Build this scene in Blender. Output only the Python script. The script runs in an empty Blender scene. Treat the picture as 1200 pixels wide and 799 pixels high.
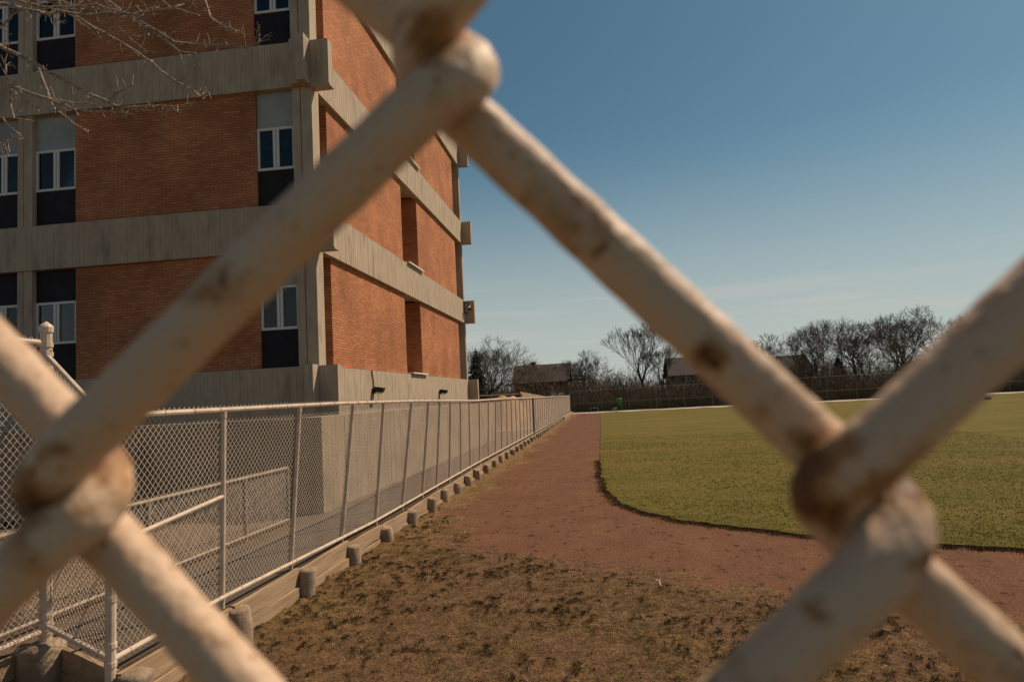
import bpy, bmesh, math, random
import numpy as np
from mathutils import Vector, Matrix, noise as mnoise
random.seed(7); rng = np.random.default_rng(7)
SC = bpy.context.scene; COL = SC.collection
H = 2.25                                   # eye height above the field
# ------------------------------------------------------------------ camera
YAW, PIT, ROL, FPX = 0.1233517, 0.0785368, -0.0506589, 832.0
cy, sy = math.cos(YAW), math.sin(YAW)
FW = Vector((-sy*math.cos(PIT), cy*math.cos(PIT), math.sin(PIT)))
r0 = Vector((cy, sy, 0)); u0 = r0.cross(FW)
RT = r0*math.cos(ROL) + u0*math.sin(ROL); UP = -r0*math.sin(ROL) + u0*math.cos(ROL)
cam = bpy.data.cameras.new('camera'); co = bpy.data.objects.new('camera', cam); COL.objects.link(co)
mw = Matrix((RT, UP, -FW)).transposed().to_4x4(); mw.translation = (0, 0, H); co.matrix_world = mw
cam.sensor_width = 36; cam.lens = FPX/1200*36; cam.clip_start = 0.005; cam.clip_end = 6000
cam.dof.use_dof = True; cam.dof.focus_distance = 22.0; cam.dof.aperture_fstop = 27.0
SC.camera = co
# ------------------------------------------------------------------ sky, sun, exposure
SUN_EL, SUN_AZ = math.radians(50), math.radians(51)      # azimuth clockwise from +Y
w = bpy.data.worlds.new('World'); SC.world = w; w.use_nodes = True
nt = w.node_tree; nt.nodes.clear()
def N(t, typ, **k):
    n = t.nodes.new(typ)
    for a, b in k.items(): setattr(n, a, b)
    return n
sky = N(nt, 'ShaderNodeTexSky', sky_type='NISHITA', sun_disc=False, sun_elevation=SUN_EL, sun_rotation=SUN_AZ)
sky.altitude = 100; sky.air_density = 1.0; sky.dust_density = 0.7; sky.ozone_density = 1.6
hs = N(nt, 'ShaderNodeMix', data_type='RGBA', blend_type='MULTIPLY'); hs.inputs[0].default_value = 1
hs.inputs[7].default_value = (0.74, 1.03, 0.94, 1)
nt.links.new(sky.outputs[0], hs.inputs[6])
tc = N(nt, 'ShaderNodeTexCoord'); mp = N(nt, 'ShaderNodeMapping'); mp.inputs['Scale'].default_value = (1.3, 1.3, 34)
nz = N(nt, 'ShaderNodeTexNoise'); nz.inputs['Scale'].default_value = 2.1; nz.inputs['Detail'].default_value = 5
rp = N(nt, 'ShaderNodeValToRGB'); rp.color_ramp.elements[0].position = .50; rp.color_ramp.elements[1].position = .66
sx = N(nt, 'ShaderNodeSeparateXYZ')
mr = N(nt, 'ShaderNodeMapRange'); mr.inputs[1].default_value = .17; mr.inputs[2].default_value = .05
mu = N(nt, 'ShaderNodeMath', operation='MULTIPLY')
mu2 = N(nt, 'ShaderNodeMath', operation='MULTIPLY'); mu2.inputs[1].default_value = .75
cl = N(nt, 'ShaderNodeMix', data_type='RGBA'); cl.inputs[7].default_value = (10.2, 9.6, 8.8, 1)
hz = N(nt, 'ShaderNodeMix', data_type='RGBA'); hz.inputs[7].default_value = (9.4, 9.6, 9.2, 1)
hm = N(nt, 'ShaderNodeMapRange', interpolation_type='SMOOTHSTEP'); hm.inputs[1].default_value = .36; hm.inputs[2].default_value = -.02; hm.inputs[4].default_value = .85
L = nt.links.new
L(tc.outputs['Generated'], mp.inputs[0]); L(mp.outputs[0], nz.inputs['Vector']); L(nz.outputs[0], rp.inputs[0])
L(tc.outputs['Generated'], sx.inputs[0]); L(sx.outputs[2], mr.inputs[0]); L(mr.outputs[0], mu.inputs[0]); L(rp.outputs[0], mu.inputs[1])
L(mu.outputs[0], mu2.inputs[0]); L(sx.outputs[2], hm.inputs[0]); L(hm.outputs[0], hz.inputs[0]); L(hs.outputs[2], hz.inputs[6]); L(mu2.outputs[0], cl.inputs[0]); L(hz.outputs[2], cl.inputs[6])
bg = N(nt, 'ShaderNodeBackground'); bg.inputs[1].default_value = 0.056
out = N(nt, 'ShaderNodeOutputWorld'); L(cl.outputs[2], bg.inputs[0]); L(bg.outputs[0], out.inputs[0])
sl = bpy.data.lights.new('sun', 'SUN'); sl.energy = 5.0; sl.angle = math.radians(.5); sl.color = (1, .82, .62)
so = bpy.data.objects.new('sun', sl); COL.objects.link(so)
sd = Vector((math.sin(SUN_AZ)*math.cos(SUN_EL), math.cos(SUN_AZ)*math.cos(SUN_EL), math.sin(SUN_EL)))
so.rotation_euler = sd.to_track_quat('Z', 'Y').to_euler(); so.location = (30, 20, 40)
vs = SC.view_settings; vs.view_transform = 'Standard'; vs.look = 'None'; vs.exposure = 0.0; vs.gamma = 1.0; vs.use_curve_mapping = False

# ------------------------------------------------------------------ helpers
def ray(x, y): return FW + RT*((x-600)/FPX) - UP*((y-399.5)/FPX)
EYE = Vector((0, 0, H))
def atY(x, y, Y): d = ray(x, y); return EYE + d*(Y/d.y)
def atZ(x, y, z): d = ray(x, y); return EYE + d*((z-H)/d.z)

class MB:
    def __init__(s): s.v = []; s.f = []; s.m = []
    def add(s, vs, fs, mi=0):
        o = len(s.v); s.v += [tuple(q) for q in vs]
        s.f += [tuple(o+i for i in q) for q in fs]; s.m += [mi]*len(fs)
    def box(s, x0, x1, y0, y1, z0, z1, mi=0):
        s.add([(x0,y0,z0),(x1,y0,z0),(x1,y1,z0),(x0,y1,z0),(x0,y0,z1),(x1,y0,z1),(x1,y1,z1),(x0,y1,z1)],
              [(3,2,1,0),(4,5,6,7),(0,1,5,4),(1,2,6,5),(2,3,7,6),(3,0,4,7)], mi)
    def tube(s, pts, rad, n=6, cap=True, mi=0):
        pts = [Vector(p) for p in pts]; k = len(pts)
        if not hasattr(rad, '__len__'): rad = [rad]*k
        t0 = (pts[1]-pts[0]).normalized()
        a = t0.orthogonal().normalized(); vs = []
        for i, p in enumerate(pts):
            t = (pts[min(i+1, k-1)]-pts[max(i-1, 0)])
            t = t.normalized() if t.length > 1e-9 else t0
            a = a - t*a.dot(t)
            a = a.normalized() if a.length > 1e-6 else t.orthogonal().normalized()
            b = t.cross(a)
            for j in range(n):
                q = 2*math.pi*j/n; vs.append(p + (a*math.cos(q)+b*math.sin(q))*rad[i])
        fs = []
        for i in range(k-1):
            for j in range(n):
                j2 = (j+1) % n; fs.append((i*n+j, i*n+j2, (i+1)*n+j2, (i+1)*n+j))
        if cap: fs += [tuple(range(n-1, -1, -1)), tuple((k-1)*n+j for j in range(n))]
        s.add(vs, fs, mi)
    def lathe(s, c, prof, n=16, mi=0, axis=None):
        vs = []; c = Vector(c)
        for r, z in prof:
            for j in range(n):
                q = 2*math.pi*j/n; vs.append((c.x+r*math.cos(q), c.y+r*math.sin(q), c.z+z))
        k = len(prof); fs = [(i*n+j, i*n+(j+1) % n, (i+1)*n+(j+1) % n, (i+1)*n+j) for i in range(k-1) for j in range(n)]
        fs += [tuple(range(n-1, -1, -1)), tuple((k-1)*n+j for j in range(n))]
        s.add(vs, fs, mi)
    def mesh(s, name, mats, smooth=False):
        me = bpy.data.meshes.new(name); me.from_pydata(s.v, [], s.f)
        for m in (mats if isinstance(mats, (list, tuple)) else [mats]): me.materials.append(m)
        if any(s.m): me.polygons.foreach_set('material_index', s.m)
        if smooth: me.polygons.foreach_set('use_smooth', [True]*len(s.f))
        me.update(); return me
    def obj(s, name, mats, parent=None, smooth=False):
        return link(name, s.mesh(name, mats, smooth), parent)
def link(name, me, parent=None):
    o = bpy.data.objects.new(name, me); COL.objects.link(o)
    if parent: o.parent = parent; o.matrix_parent_inverse = parent.matrix_basis.inverted()
    return o
def tag(o, label=None, cat=None, group=None, kind=None):
    if label: o['label'] = label
    if cat: o['category'] = cat
    if group: o['group'] = group
    if kind: o['kind'] = kind
    return o
def thing(name, loc, label, cat, group=None):
    o = bpy.data.objects.new(name, None); COL.objects.link(o); o.location = loc; o.empty_display_size = .2
    return tag(o, label, cat, group)
def np_mesh(name, verts, tris, mat, parent=None, col=None, smooth=False):
    verts = np.asarray(verts, dtype=np.float32); tris = np.asarray(tris, dtype=np.int32); k = tris.shape[1]
    me = bpy.data.meshes.new(name); me.vertices.add(len(verts)); me.vertices.foreach_set('co', verts.ravel())
    me.loops.add(tris.size); me.loops.foreach_set('vertex_index', tris.ravel())
    me.polygons.add(len(tris)); me.polygons.foreach_set('loop_start', np.arange(0, tris.size, k, dtype=np.int32))
    if smooth: me.polygons.foreach_set('use_smooth', np.ones(len(tris), dtype=bool))
    me.update(calc_edges=True)
    if col is not None:
        at = me.color_attributes.new('tint', 'FLOAT_COLOR', 'POINT')
        c4 = np.ones((len(verts), 4), dtype=np.float32); c4[:, :col.shape[1]] = col; at.data.foreach_set('color', c4.ravel())
    me.materials.append(mat); return link(name, me, parent)
def prisms(P, Q, rp_, rq, n=3):
    """many tapered prisms at once: arrays of end points -> verts, quads"""
    P = np.asarray(P, float); Q = np.asarray(Q, float); m = len(P)
    rp_ = np.broadcast_to(rp_, (m,)); rq = np.broadcast_to(rq, (m,))
    t = Q-P; t /= np.linalg.norm(t, axis=1, keepdims=True)+1e-12
    a = np.cross(t, np.where(np.abs(t[:, 2:3]) > .9, [[1., 0, 0]], [[0, 0, 1.]])); a /= np.linalg.norm(a, axis=1, keepdims=True)
    b = np.cross(t, a); V = np.zeros((m, 2*n, 3)); F = np.zeros((m, n, 4), int)
    for j in range(n):
        q = 2*math.pi*j/n; d = a*math.cos(q)+b*math.sin(q)
        V[:, j] = P+d*rp_[:, None]; V[:, n+j] = Q+d*rq[:, None]
        F[:, j] = [j, (j+1) % n, n+(j+1) % n, n+j]
    F += (np.arange(m)*2*n)[:, None, None]
    return V.reshape(-1, 3), F.reshape(-1, 4)

# value noise on arrays
def vnoise(x, y, seed=0):
    r = np.random.default_rng(seed).random((256, 256))
    xi = np.floor(x).astype(int); yi = np.floor(y).astype(int); fx = x-xi; fy = y-yi
    fx = fx*fx*(3-2*fx); fy = fy*fy*(3-2*fy); g = lambda a, b: r[a & 255, b & 255]
    return (g(xi, yi)*(1-fx)+g(xi+1, yi)*fx)*(1-fy)+(g(xi, yi+1)*(1-fx)+g(xi+1, yi+1)*fx)*fy
def fbm(x, y, o=4, seed=0):
    s = 0; a = .5; t = 0
    for i in range(o): s = s+a*vnoise(x*2**i+17*i, y*2**i+9*i, seed+i); t += a; a *= .55
    return s/t

# ------------------------------------------------------------------ materials
def mat(name, col, rough=.8, metal=0, spec=.3):
    m = bpy.data.materials.new(name); m.use_nodes = True; b = m.node_tree.nodes['Principled BSDF']
    b.inputs['Base Color'].default_value = (*col, 1); b.inputs['Roughness'].default_value = rough
    b.inputs['Metallic'].default_value = metal; b.inputs['Specular IOR Level'].default_value = spec
    return m
def vary(m, c1, c2, scale=4, detail=6, stretch=(1, 1, 1), lo=.35, hi=.65, bump=0, bscale=None, bdist=.01, c3=None, s3=1.0, lo3=.5, hi3=.75, rough=.6):
    """two or three colours mixed by noise in object space, with fine relief"""
    t = m.node_tree; b = t.nodes['Principled BSDF']; l = t.links.new
    tcn = N(t, 'ShaderNodeTexCoord'); mp = N(t, 'ShaderNodeMapping'); mp.inputs['Scale'].default_value = stretch
    l(tcn.outputs['Object'], mp.inputs[0])
    nz = N(t, 'ShaderNodeTexNoise'); nz.inputs['Scale'].default_value = scale; nz.inputs['Detail'].default_value = detail; nz.inputs['Roughness'].default_value = rough
    l(mp.outputs[0], nz.inputs['Vector'])
    r = N(t, 'ShaderNodeMapRange'); r.inputs[1].default_value = lo; r.inputs[2].default_value = hi; l(nz.outputs[0], r.inputs[0])
    mx = N(t, 'ShaderNodeMix', data_type='RGBA'); mx.inputs[6].default_value = (*c1, 1); mx.inputs[7].default_value = (*c2, 1)
    l(r.outputs[0], mx.inputs[0]); res = mx.outputs[2]
    if c3:
        n3 = N(t, 'ShaderNodeTexNoise'); n3.inputs['Scale'].default_value = s3; n3.inputs['Detail'].default_value = 7; l(mp.outputs[0], n3.inputs['Vector'])
        r3 = N(t, 'ShaderNodeMapRange'); r3.inputs[1].default_value = lo3; r3.inputs[2].default_value = hi3; l(n3.outputs[0], r3.inputs[0])
        m3 = N(t, 'ShaderNodeMix', data_type='RGBA'); m3.inputs[7].default_value = (*c3, 1); l(res, m3.inputs[6]); l(r3.outputs[0], m3.inputs[0]); res = m3.outputs[2]
    l(res, b.inputs['Base Color'])
    if bump:
        nb = N(t, 'ShaderNodeTexNoise'); nb.inputs['Scale'].default_value = bscale or scale*4; nb.inputs['Detail'].default_value = 6; l(mp.outputs[0], nb.inputs['Vector'])
        bp = N(t, 'ShaderNodeBump'); bp.inputs['Strength'].default_value = bump; bp.inputs['Distance'].default_value = bdist
        l(nb.outputs[0], bp.inputs['Height']); l(bp.outputs[0], b.inputs['Normal'])
    return m
def tinted(name, rough=.9):
    m = mat(name, (.5, .5, .5), rough, spec=.1); t = m.node_tree; a = N(t, 'ShaderNodeVertexColor', layer_name='tint')
    t.links.new(a.outputs[0], t.nodes['Principled BSDF'].inputs['Base Color']); return m

M = {}
M['concrete'] = vary(mat('board_marked_concrete', (.3, .26, .2), .9), (.47, .37, .265), (.36, .28, .20), 2.0, 9, (2.2, 2.2, .8), .3, .7, .6, 26, .01, c3=(.22, .172, .125), s3=1.1, lo3=.56, hi3=.82)
M['footing'] = vary(mat('footing_concrete', (.3, .25, .2), .95), (.37, .27, .18), (.20, .14, .095), 5, 7, bump=.6, bscale=40, bdist=.012)
def brick_mat(name, ca, cb, cm):
    m = mat(name, ca, .9, spec=.2); t = m.node_tree; b = t.nodes['Principled BSDF']; l = t.links.new
    tcn = N(t, 'ShaderNodeTexCoord'); s = N(t, 'ShaderNodeSeparateXYZ'); l(tcn.outputs['Object'], s.inputs[0])
    ad = N(t, 'ShaderNodeMath', operation='ADD'); l(s.outputs[0], ad.inputs[0]); l(s.outputs[1], ad.inputs[1])
    cb_ = N(t, 'ShaderNodeCombineXYZ'); l(ad.outputs[0], cb_.inputs[0]); l(s.outputs[2], cb_.inputs[1])
    br = N(t, 'ShaderNodeTexBrick'); br.inputs['Scale'].default_value = 1; br.inputs['Brick Width'].default_value = .235; br.inputs['Row Height'].default_value = .0675
    br.inputs['Mortar Size'].default_value = .010; br.inputs['Mortar Smooth'].default_value = .2; br.inputs['Bias'].default_value = 0
    br.inputs['Color1'].default_value = (*ca, 1); br.inputs['Color2'].default_value = (*cb, 1); br.inputs['Mortar'].default_value = (*cm, 1)
    l(cb_.outputs[0], br.inputs['Vector'])
    nz = N(t, 'ShaderNodeTexNoise'); nz.inputs['Scale'].default_value = .7; nz.inputs['Detail'].default_value = 6; l(tcn.outputs['Object'], nz.inputs['Vector'])
    r = N(t, 'ShaderNodeMapRange'); r.inputs[1].default_value = .3; r.inputs[2].default_value = .7; r.inputs[3].default_value = .70; r.inputs[4].default_value = 1.16; l(nz.outputs[0], r.inputs[0])
    mx = N(t, 'ShaderNodeMix', data_type='RGBA', blend_type='MULTIPLY'); mx.inputs[0].default_value = 1; l(br.outputs[0], mx.inputs[6]); l(r.outputs[0], mx.inputs[7])
    l(mx.outputs[2], b.inputs['Base Color'])
    bp = N(t, 'ShaderNodeBump'); bp.inputs['Strength'].default_value = .8; bp.inputs['Distance'].default_value = .008; bp.invert = True
    l(br.outputs['Fac'], bp.inputs['Height']); l(bp.outputs[0], b.inputs['Normal']); return m
M['brick'] = brick_mat('orange_red_brick', (.58, .220, .092), (.43, .148, .060), (.24, .13, .076))
M['far_brick'] = brick_mat('dark_red_brick', (.16, .055, .035), (.12, .042, .03), (.14, .1, .08))
M['frame'] = mat('white_window_frame', (.62, .6, .55), .5)
def glass_mat():
    m = bpy.data.materials.new('window_glass'); m.use_nodes = True; t = m.node_tree; t.nodes.clear(); l = t.links.new
    tr = N(t, 'ShaderNodeBsdfTransparent'); tr.inputs[0].default_value = (.4, .42, .46, 1); gl = N(t, 'ShaderNodeBsdfGlossy'); gl.inputs['Roughness'].default_value = .03
    fr = N(t, 'ShaderNodeFresnel'); fr.inputs[0].default_value = 1.5; ms = N(t, 'ShaderNodeMixShader'); o = N(t, 'ShaderNodeOutputMaterial')
    ad = N(t, 'ShaderNodeMath', operation='ADD'); ad.inputs[1].default_value = .0; l(fr.outputs[0], ad.inputs[0])
    l(ad.outputs[0], ms.inputs[0]); l(tr.outputs[0], ms.inputs[1]); l(gl.outputs[0], ms.inputs[2]); l(ms.outputs[0], o.inputs[0]); return m
M['glass'] = glass_mat()
M['spandrel'] = vary(mat('near_black_spandrel_panel', (.02, .02, .03), .6, spec=.12), (.020, .016, .020), (.028, .023, .026), 3)
M['blind'] = vary(mat('pale_grey_panel', (.3, .3, .28), .7), (.33, .34, .32), (.25, .26, .25), 2)
M['dark'] = mat('unlit_room_dark', (.022, .022, .03), .9)
M['lamp_metal'] = mat('dark_lamp_metal', (.02, .02, .02), .5, .3)
M['lens'] = mat('lamp_lens', (.6, .58, .52), .3)
M['paint'] = vary(mat('cream_fence_paint', (.6, .5, .4), .45), (.66, .52, .40), (.50, .385, .29), 6, 6, c3=(.28, .165, .09), s3=14, lo3=.66, hi3=.8)
M['mesh'] = vary(mat('painted_mesh_wire', (.6, .5, .4), .5), (.60, .47, .36), (.46, .36, .27), 1.5, 4)
M['dark_post'] = mat('dark_gate_post', (.07, .06, .055), .6)
M['plank'] = vary(mat('weathered_plank', (.3, .22, .14), .9), (.42, .285, .17), (.24, .16, .095), 3, 9, (3, .5, 9), .3, .7, .5, 14, .008)
M['asphalt'] = vary(mat('worn_lane_surface', (.12, .1, .08), .95), (.125, .093, .066), (.08, .058, .042), 1.0, 9, (2.4, .22, 1), .35, .68, .5, 30, .01, c3=(.055, .043, .035), s3=.9, lo3=.56, hi3=.68)
M['upper_soil'] = vary(mat('bare_upper_soil', (.15, .1, .06), .95), (.13, .08, .045), (.075, .045, .026), 1.5, 9, bump=.8, bscale=18, bdist=.03)
M['far_ground'] = vary(mat('far_ground', (.1, .08, .04), .95), (.13, .1, .05), (.07, .06, .03), .06, 6)
M['track'] = vary(mat('red_cinder', (.2, .09, .06), .97, spec=.1), (.165, .078, .042), (.105, .048, .027), 1.3, 12, (1.0, .55, 1), .3, .7, 1, 26, .02, c3=(.04, .022, .015), s3=6.5, lo3=.59, hi3=.70, rough=.78)
M['soil'] = tinted('worn_turf_soil')
def speckle(m, sc, dist):
    t = m.node_tree; l = t.links.new; b = t.nodes['Principled BSDF']; src = b.inputs['Base Color'].links[0].from_socket
    tcn = N(t, 'ShaderNodeTexCoord'); nz = N(t, 'ShaderNodeTexNoise'); nz.inputs['Scale'].default_value = sc; nz.inputs['Detail'].default_value = 5; nz.inputs['Roughness'].default_value = .7; l(tcn.outputs['Object'], nz.inputs['Vector'])
    r = N(t, 'ShaderNodeMapRange'); r.inputs[1].default_value = .3; r.inputs[2].default_value = .7; r.inputs[3].default_value = .32; r.inputs[4].default_value = 1.72; l(nz.outputs[0], r.inputs[0])
    mx = N(t, 'ShaderNodeMix', data_type='RGBA', blend_type='MULTIPLY'); mx.inputs[0].default_value = 1; l(src, mx.inputs[6]); l(r.outputs[0], mx.inputs[7]); l(mx.outputs[2], b.inputs['Base Color'])
    bp = N(t, 'ShaderNodeBump'); bp.inputs['Strength'].default_value = 1; bp.inputs['Distance'].default_value = dist; l(nz.outputs[0], bp.inputs['Height']); l(bp.outputs[0], b.inputs['Normal'])
M['blade'] = tinted('grass_blades', .8)
M['grass'] = vary(mat('mown_turf', (.1, .1, .03), .95, spec=.1), (.088, .080, .012), (.150, .110, .026), .3, 12, (.6, 1.5, 1), .36, .66, 1, 24, .04, c3=(.155, .105, .032), s3=.19, lo3=.52, hi3=.72, rough=.8)
M['edge_soil'] = mat('turf_edge_soil', (.055, .04, .022), 1)
M['kerb'] = vary(mat('white_kerb', (.6, .55, .48), .8), (.50, .43, .36), (.34, .29, .23), .6)
M['bark'] = vary(mat('grey_brown_bark', (.1, .075, .06), .95), (.10, .078, .062), (.06, .047, .037), 3, 6, (1, 1, .3))
M['twig'] = mat('fine_twigs', (.085, .062, .048), .9, spec=.1)
M['twig_red'] = mat('reddish_twigs', (.11, .07, .05), .9, spec=.1)
M['near_bark'] = vary(mat('pale_bark', (.3, .24, .19), .8), (.46, .355, .26), (.15, .11, .08), 20, 5)
M['needle'] = mat('dark_needles', (.025, .035, .02), .9)
M['brush'] = tinted('brush_twigs')
M['shingle'] = vary(mat('brown_shingle', (.08, .06, .05), .9), (.05, .036, .028), (.03, .022, .018), 1.2, 8)
M['grey_shingle'] = vary(mat('grey_shingle', (.1, .09, .085), .9), (.055, .046, .043), (.035, .03, .028), 1.2, 8)
M['stucco'] = vary(mat('pinkish_stucco', (.2, .16, .13), .9), (.13, .10, .085), (.09, .07, .058), .8)
M['siding'] = mat('pale_blue_metal_roof', (.28, .32, .33), .6)
M['white'] = mat('white_paint', (.72, .68, .6), .6)
M['green'] = vary(mat('bright_green_plastic', (.06, .25, .03), .4), (.07, .27, .035), (.05, .2, .03), 4)
M['paper'] = mat('white_paper', (.66, .56, .44), .8)
M['sand'] = vary(mat('pale_orange_earth', (.5, .27, .15), .95), (.58, .33, .2), (.4, .2, .11), 1.2, 8, bump=.6, bscale=6, bdist=.05)
M['faded'] = vary(mat('faded_cream_paint', (.4, .32, .25), .6), (.42, .33, .25), (.27, .205, .15), 8)
M['galv'] = mat('weathered_grey_wire', (.17, .14, .11), .6)
speckle(M['soil'], 34, .05); speckle(M['track'], 40, .012); speckle(M['grass'], 26, .03)
M['bag'] = mat('dark_bag', (.04, .035, .03), .8)

# ------------------------------------------------------------------ ground
def smooth(e0, e1, x): t = np.clip((x-e0)/(e1-e0), 0, 1); return t*t*(3-2*t)
OUT = np.array([(-2.95, 90), (-3.0, 57), (-3.15, 36), (-2.95, 20), (-3.05, 15.3), (-2.8, 13.1), (-2.04, 10.9), (-.94, 10.2), (.43, 9.2), (1.67, 8.3), (2.8, 7.75), (3.62, 7.1), (6, 6.3), (12, 5.7), (40, 5)])
def poly_sd(px, py, poly):
    """signed distance to an open curve; positive on its left going along (outside the track)"""
    best = np.full(px.shape, 1e9); sg = np.ones(px.shape)
    for (ax, ay), (bx, by) in zip(poly[:-1], poly[1:]):
        dx, dy = bx-ax, by-ay; t = np.clip(((px-ax)*dx+(py-ay)*dy)/(dx*dx+dy*dy), 0, 1)
        ex, ey = px-(ax+t*dx), py-(ay+t*dy); d = np.hypot(ex, ey); s = np.where(dx*(py-ay)-dy*(px-ax) < 0, -1., 1.)
        m = d < best; best = np.where(m, d, best); sg = np.where(m, s, sg)
    return best*sg
def build_ground():
    b = MB(); S = 3000; n = 12
    b.add([(-S, -S, -.05), (S, -S, -.05), (S, S, -.05), (-S, S, -.05)], [(0, 1, 2, 3)])
    tag(b.obj('ground', M['far_ground']), kind='structure')
    b = MB(); b.box(-3.62, 60, 3.0, 80, -.5, .006); tag(b.obj('running_track', M['track']), kind='structure')
    # upper level beside the building
    b = MB(); pg = [(-60, -6), (-4.86, -6), (-4.86, 5.66), (-3.70, 5.02), (-3.70, 82), (-60, 82)]
    b.add([(x, y, -.4) for x, y in pg]+[(x, y, .375) for x, y in pg], [(5, 4, 3, 2, 1, 0), (6, 7, 8, 9, 10, 11)]+[(i, (i+1) % 6, (i+1) % 6+6, i+6) for i in range(6)]); tag(b.obj('upper_ground', M['upper_soil']), kind='structure')
    b = MB(); b.add([(-5.05, 5.82, .381), (-3.71, 5.06, .381), (-3.71, 79.5, .381), (-5.05, 79.5, .381)], [(0, 1, 2, 3)])
    tag(b.obj('lane', M['asphalt']), kind='structure')
    # worn turf: one displaced sheet that dips below the cinder inside the track
    ys = [2.6]
    while ys[-1] < 79: ys.append(ys[-1]*1.0048)
    xs = np.arange(-4.9, 12.5, .032); X, Y = np.meshgrid(xs, np.array(ys))
    d = poly_sd(X, Y, OUT); wob = ((fbm(X*1.3, Y*1.3, 4, 3)-.5)*1.6+(fbm(X*5, Y*4, 3, 5)-.5)*.7)*np.clip(Y/11, 0, 1)
    d2 = -d+wob                                         # >0 outside the track
    rough_ = smooth(-.05, .9, d2)
    lump = fbm(X*3.2, Y*3.2, 4, 11); fine = fbm(X*13, Y*13, 3, 21)
    tuft = smooth(.58, .78, fbm(X*19, Y*13, 3, 31))*smooth(.30, .52, fbm(X*1.7, Y*1.7, 3, 33))
    Z = .012+.034*rough_+(lump-.5)*.06*rough_+(fine-.5)*.035*rough_+tuft*.03*rough_-.06*(1-smooth(-.25, .12, d2))
    Z += .05*smooth(-3.3, -3.62, X)                     # earth banked against the boards
    big = fbm(X*.55, Y*.55, 4, 41); mid = fbm(X*2.2, Y*2.2, 4, 51)
    soil = np.array([.138, .076, .038]); red = np.array([.140, .067, .034]); dry = np.array([.175, .104, .043]); olive = np.array([.095, .064, .026]); dk = np.array([.032, .021, .011])
    c = np.ones(X.shape+(3,))*soil
    def mixc(c, k, f): return c*(1-f[..., None])+k*f[..., None]
    side = smooth(.2, 3.2, X-.15*(Y-6))                 # grassier to the right
    c = mixc(c, red, smooth(.5, -.1, d2)*.8)
    c = mixc(c, dry, smooth(.42, .62, mid*.4+big*.3+.3*fbm(X*6, Y*6, 3, 57)+.12*side)*.6)
    strip = smooth(1.0, .2, X+3.64)
    c = mixc(c, dry, smooth(1.5, .3, X+3.64)*smooth(.25, .5, mid)*smooth(5.5, 8, Y)*.85)
    c = mixc(c, olive, smooth(.50, .66, fbm(X*5.4, Y*4.4, 4, 61)*.75+big*.25)*rough_*.45)
    c = mixc(c, dk, tuft*rough_*.55); c *= 1.16*(.55+.9*fine)[..., None]*(.75+.5*fbm(X*27, Y*20, 2, 71))[..., None]
    nr, nc = X.shape; idx = np.arange(nr*nc).reshape(nr, nc)
    q = np.stack([idx[:-1, :-1], idx[:-1, 1:], idx[1:, 1:], idx[1:, :-1]], -1).reshape(-1, 4)
    keep = (d2 > -.5); kq = keep.ravel()[q].any(1); q = q[kq]
    used = np.unique(q); rm = np.full(nr*nc, -1); rm[used] = np.arange(len(used))
    V = np.stack([X, Y, Z], -1).reshape(-1, 3)[used]; C = c.reshape(-1, 3)[used]
    tag(np_mesh('worn_turf', V, rm[q], M['soil'], col=C, smooth=True), kind='structure')
    return X, Y, Z, d2, rough_, big, side
GX, GY, GZ, GD, GR, GBIG, GSIDE = build_ground()
# turf field with a rounded near corner and a cut edge
EDGE = [(-.35, 79.6), (-.3, 50), (-.27, 35), (-.25, 27), (-.2, 20), (-.03, 16.6), (.2, 14.8), (.55, 13.6), (1.1, 12.6), (1.82, 11.9), (2.77, 11.1), (3.8, 10.45), (5.13, 9.85), (7, 9.4), (10, 9.1), (15, 8.9), (60, 8.9)]
def dense(poly, step=.12):
    out = []
    for (ax, ay), (bx, by) in zip(poly[:-1], poly[1:]):
        n = max(1, int(math.hypot(bx-ax, by-ay)/step/max(1, ay/12)))
        out += [(ax+(bx-ax)*i/n, ay+(by-ay)*i/n) for i in range(n)]
    return out+[poly[-1]]
E0 = dense(EDGE)
E1 = [(x+.09*(mnoise.noise((x*3, y*3, 1))+.6*mnoise.noise((x*9, y*9, 5))), y+.10*mnoise.noise((x*3, y*3, 9))+.03*mnoise.noise((x*11, y*11, 2))) for x, y in E0]
def build_field():
    b = MB(); top = [(x, y, .03+.01*mnoise.noise((x*5, y*5, 3))) for x, y in E1]; n = len(top)
    cen = [(60, 79.6, .03)]
    b.add(top+cen, [tuple(list(range(n))+[n])])
    f = b.f.pop(); b.m.pop(); b.f.append(f[::1]); b.m.append(0)
    bm = bmesh.new(); me = b.mesh('grass_field', [M['grass'], M['edge_soil']]); bm.from_mesh(me)
    bmesh.ops.triangulate(bm, faces=bm.faces[:]); bmesh.ops.recalc_face_normals(bm, faces=bm.faces[:])
    if sum(fc.normal.z*fc.calc_area() for fc in bm.faces) < 0: bmesh.ops.reverse_faces(bm, faces=bm.faces[:])
    bm.verts.ensure_lookup_table()
    tv = [bm.verts[i] for i in range(n)]; low = [bm.verts.new((x+.03, y+.02, -.02)) for x, y, z in top]
    for i in range(n-1):
        fc = bm.faces.new((tv[i], tv[i+1], low[i+1], low[i])); fc.material_index = 1
    bm.to_mesh(me); bm.free(); tag(link('grass_field', me), kind='structure')
build_field()
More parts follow.
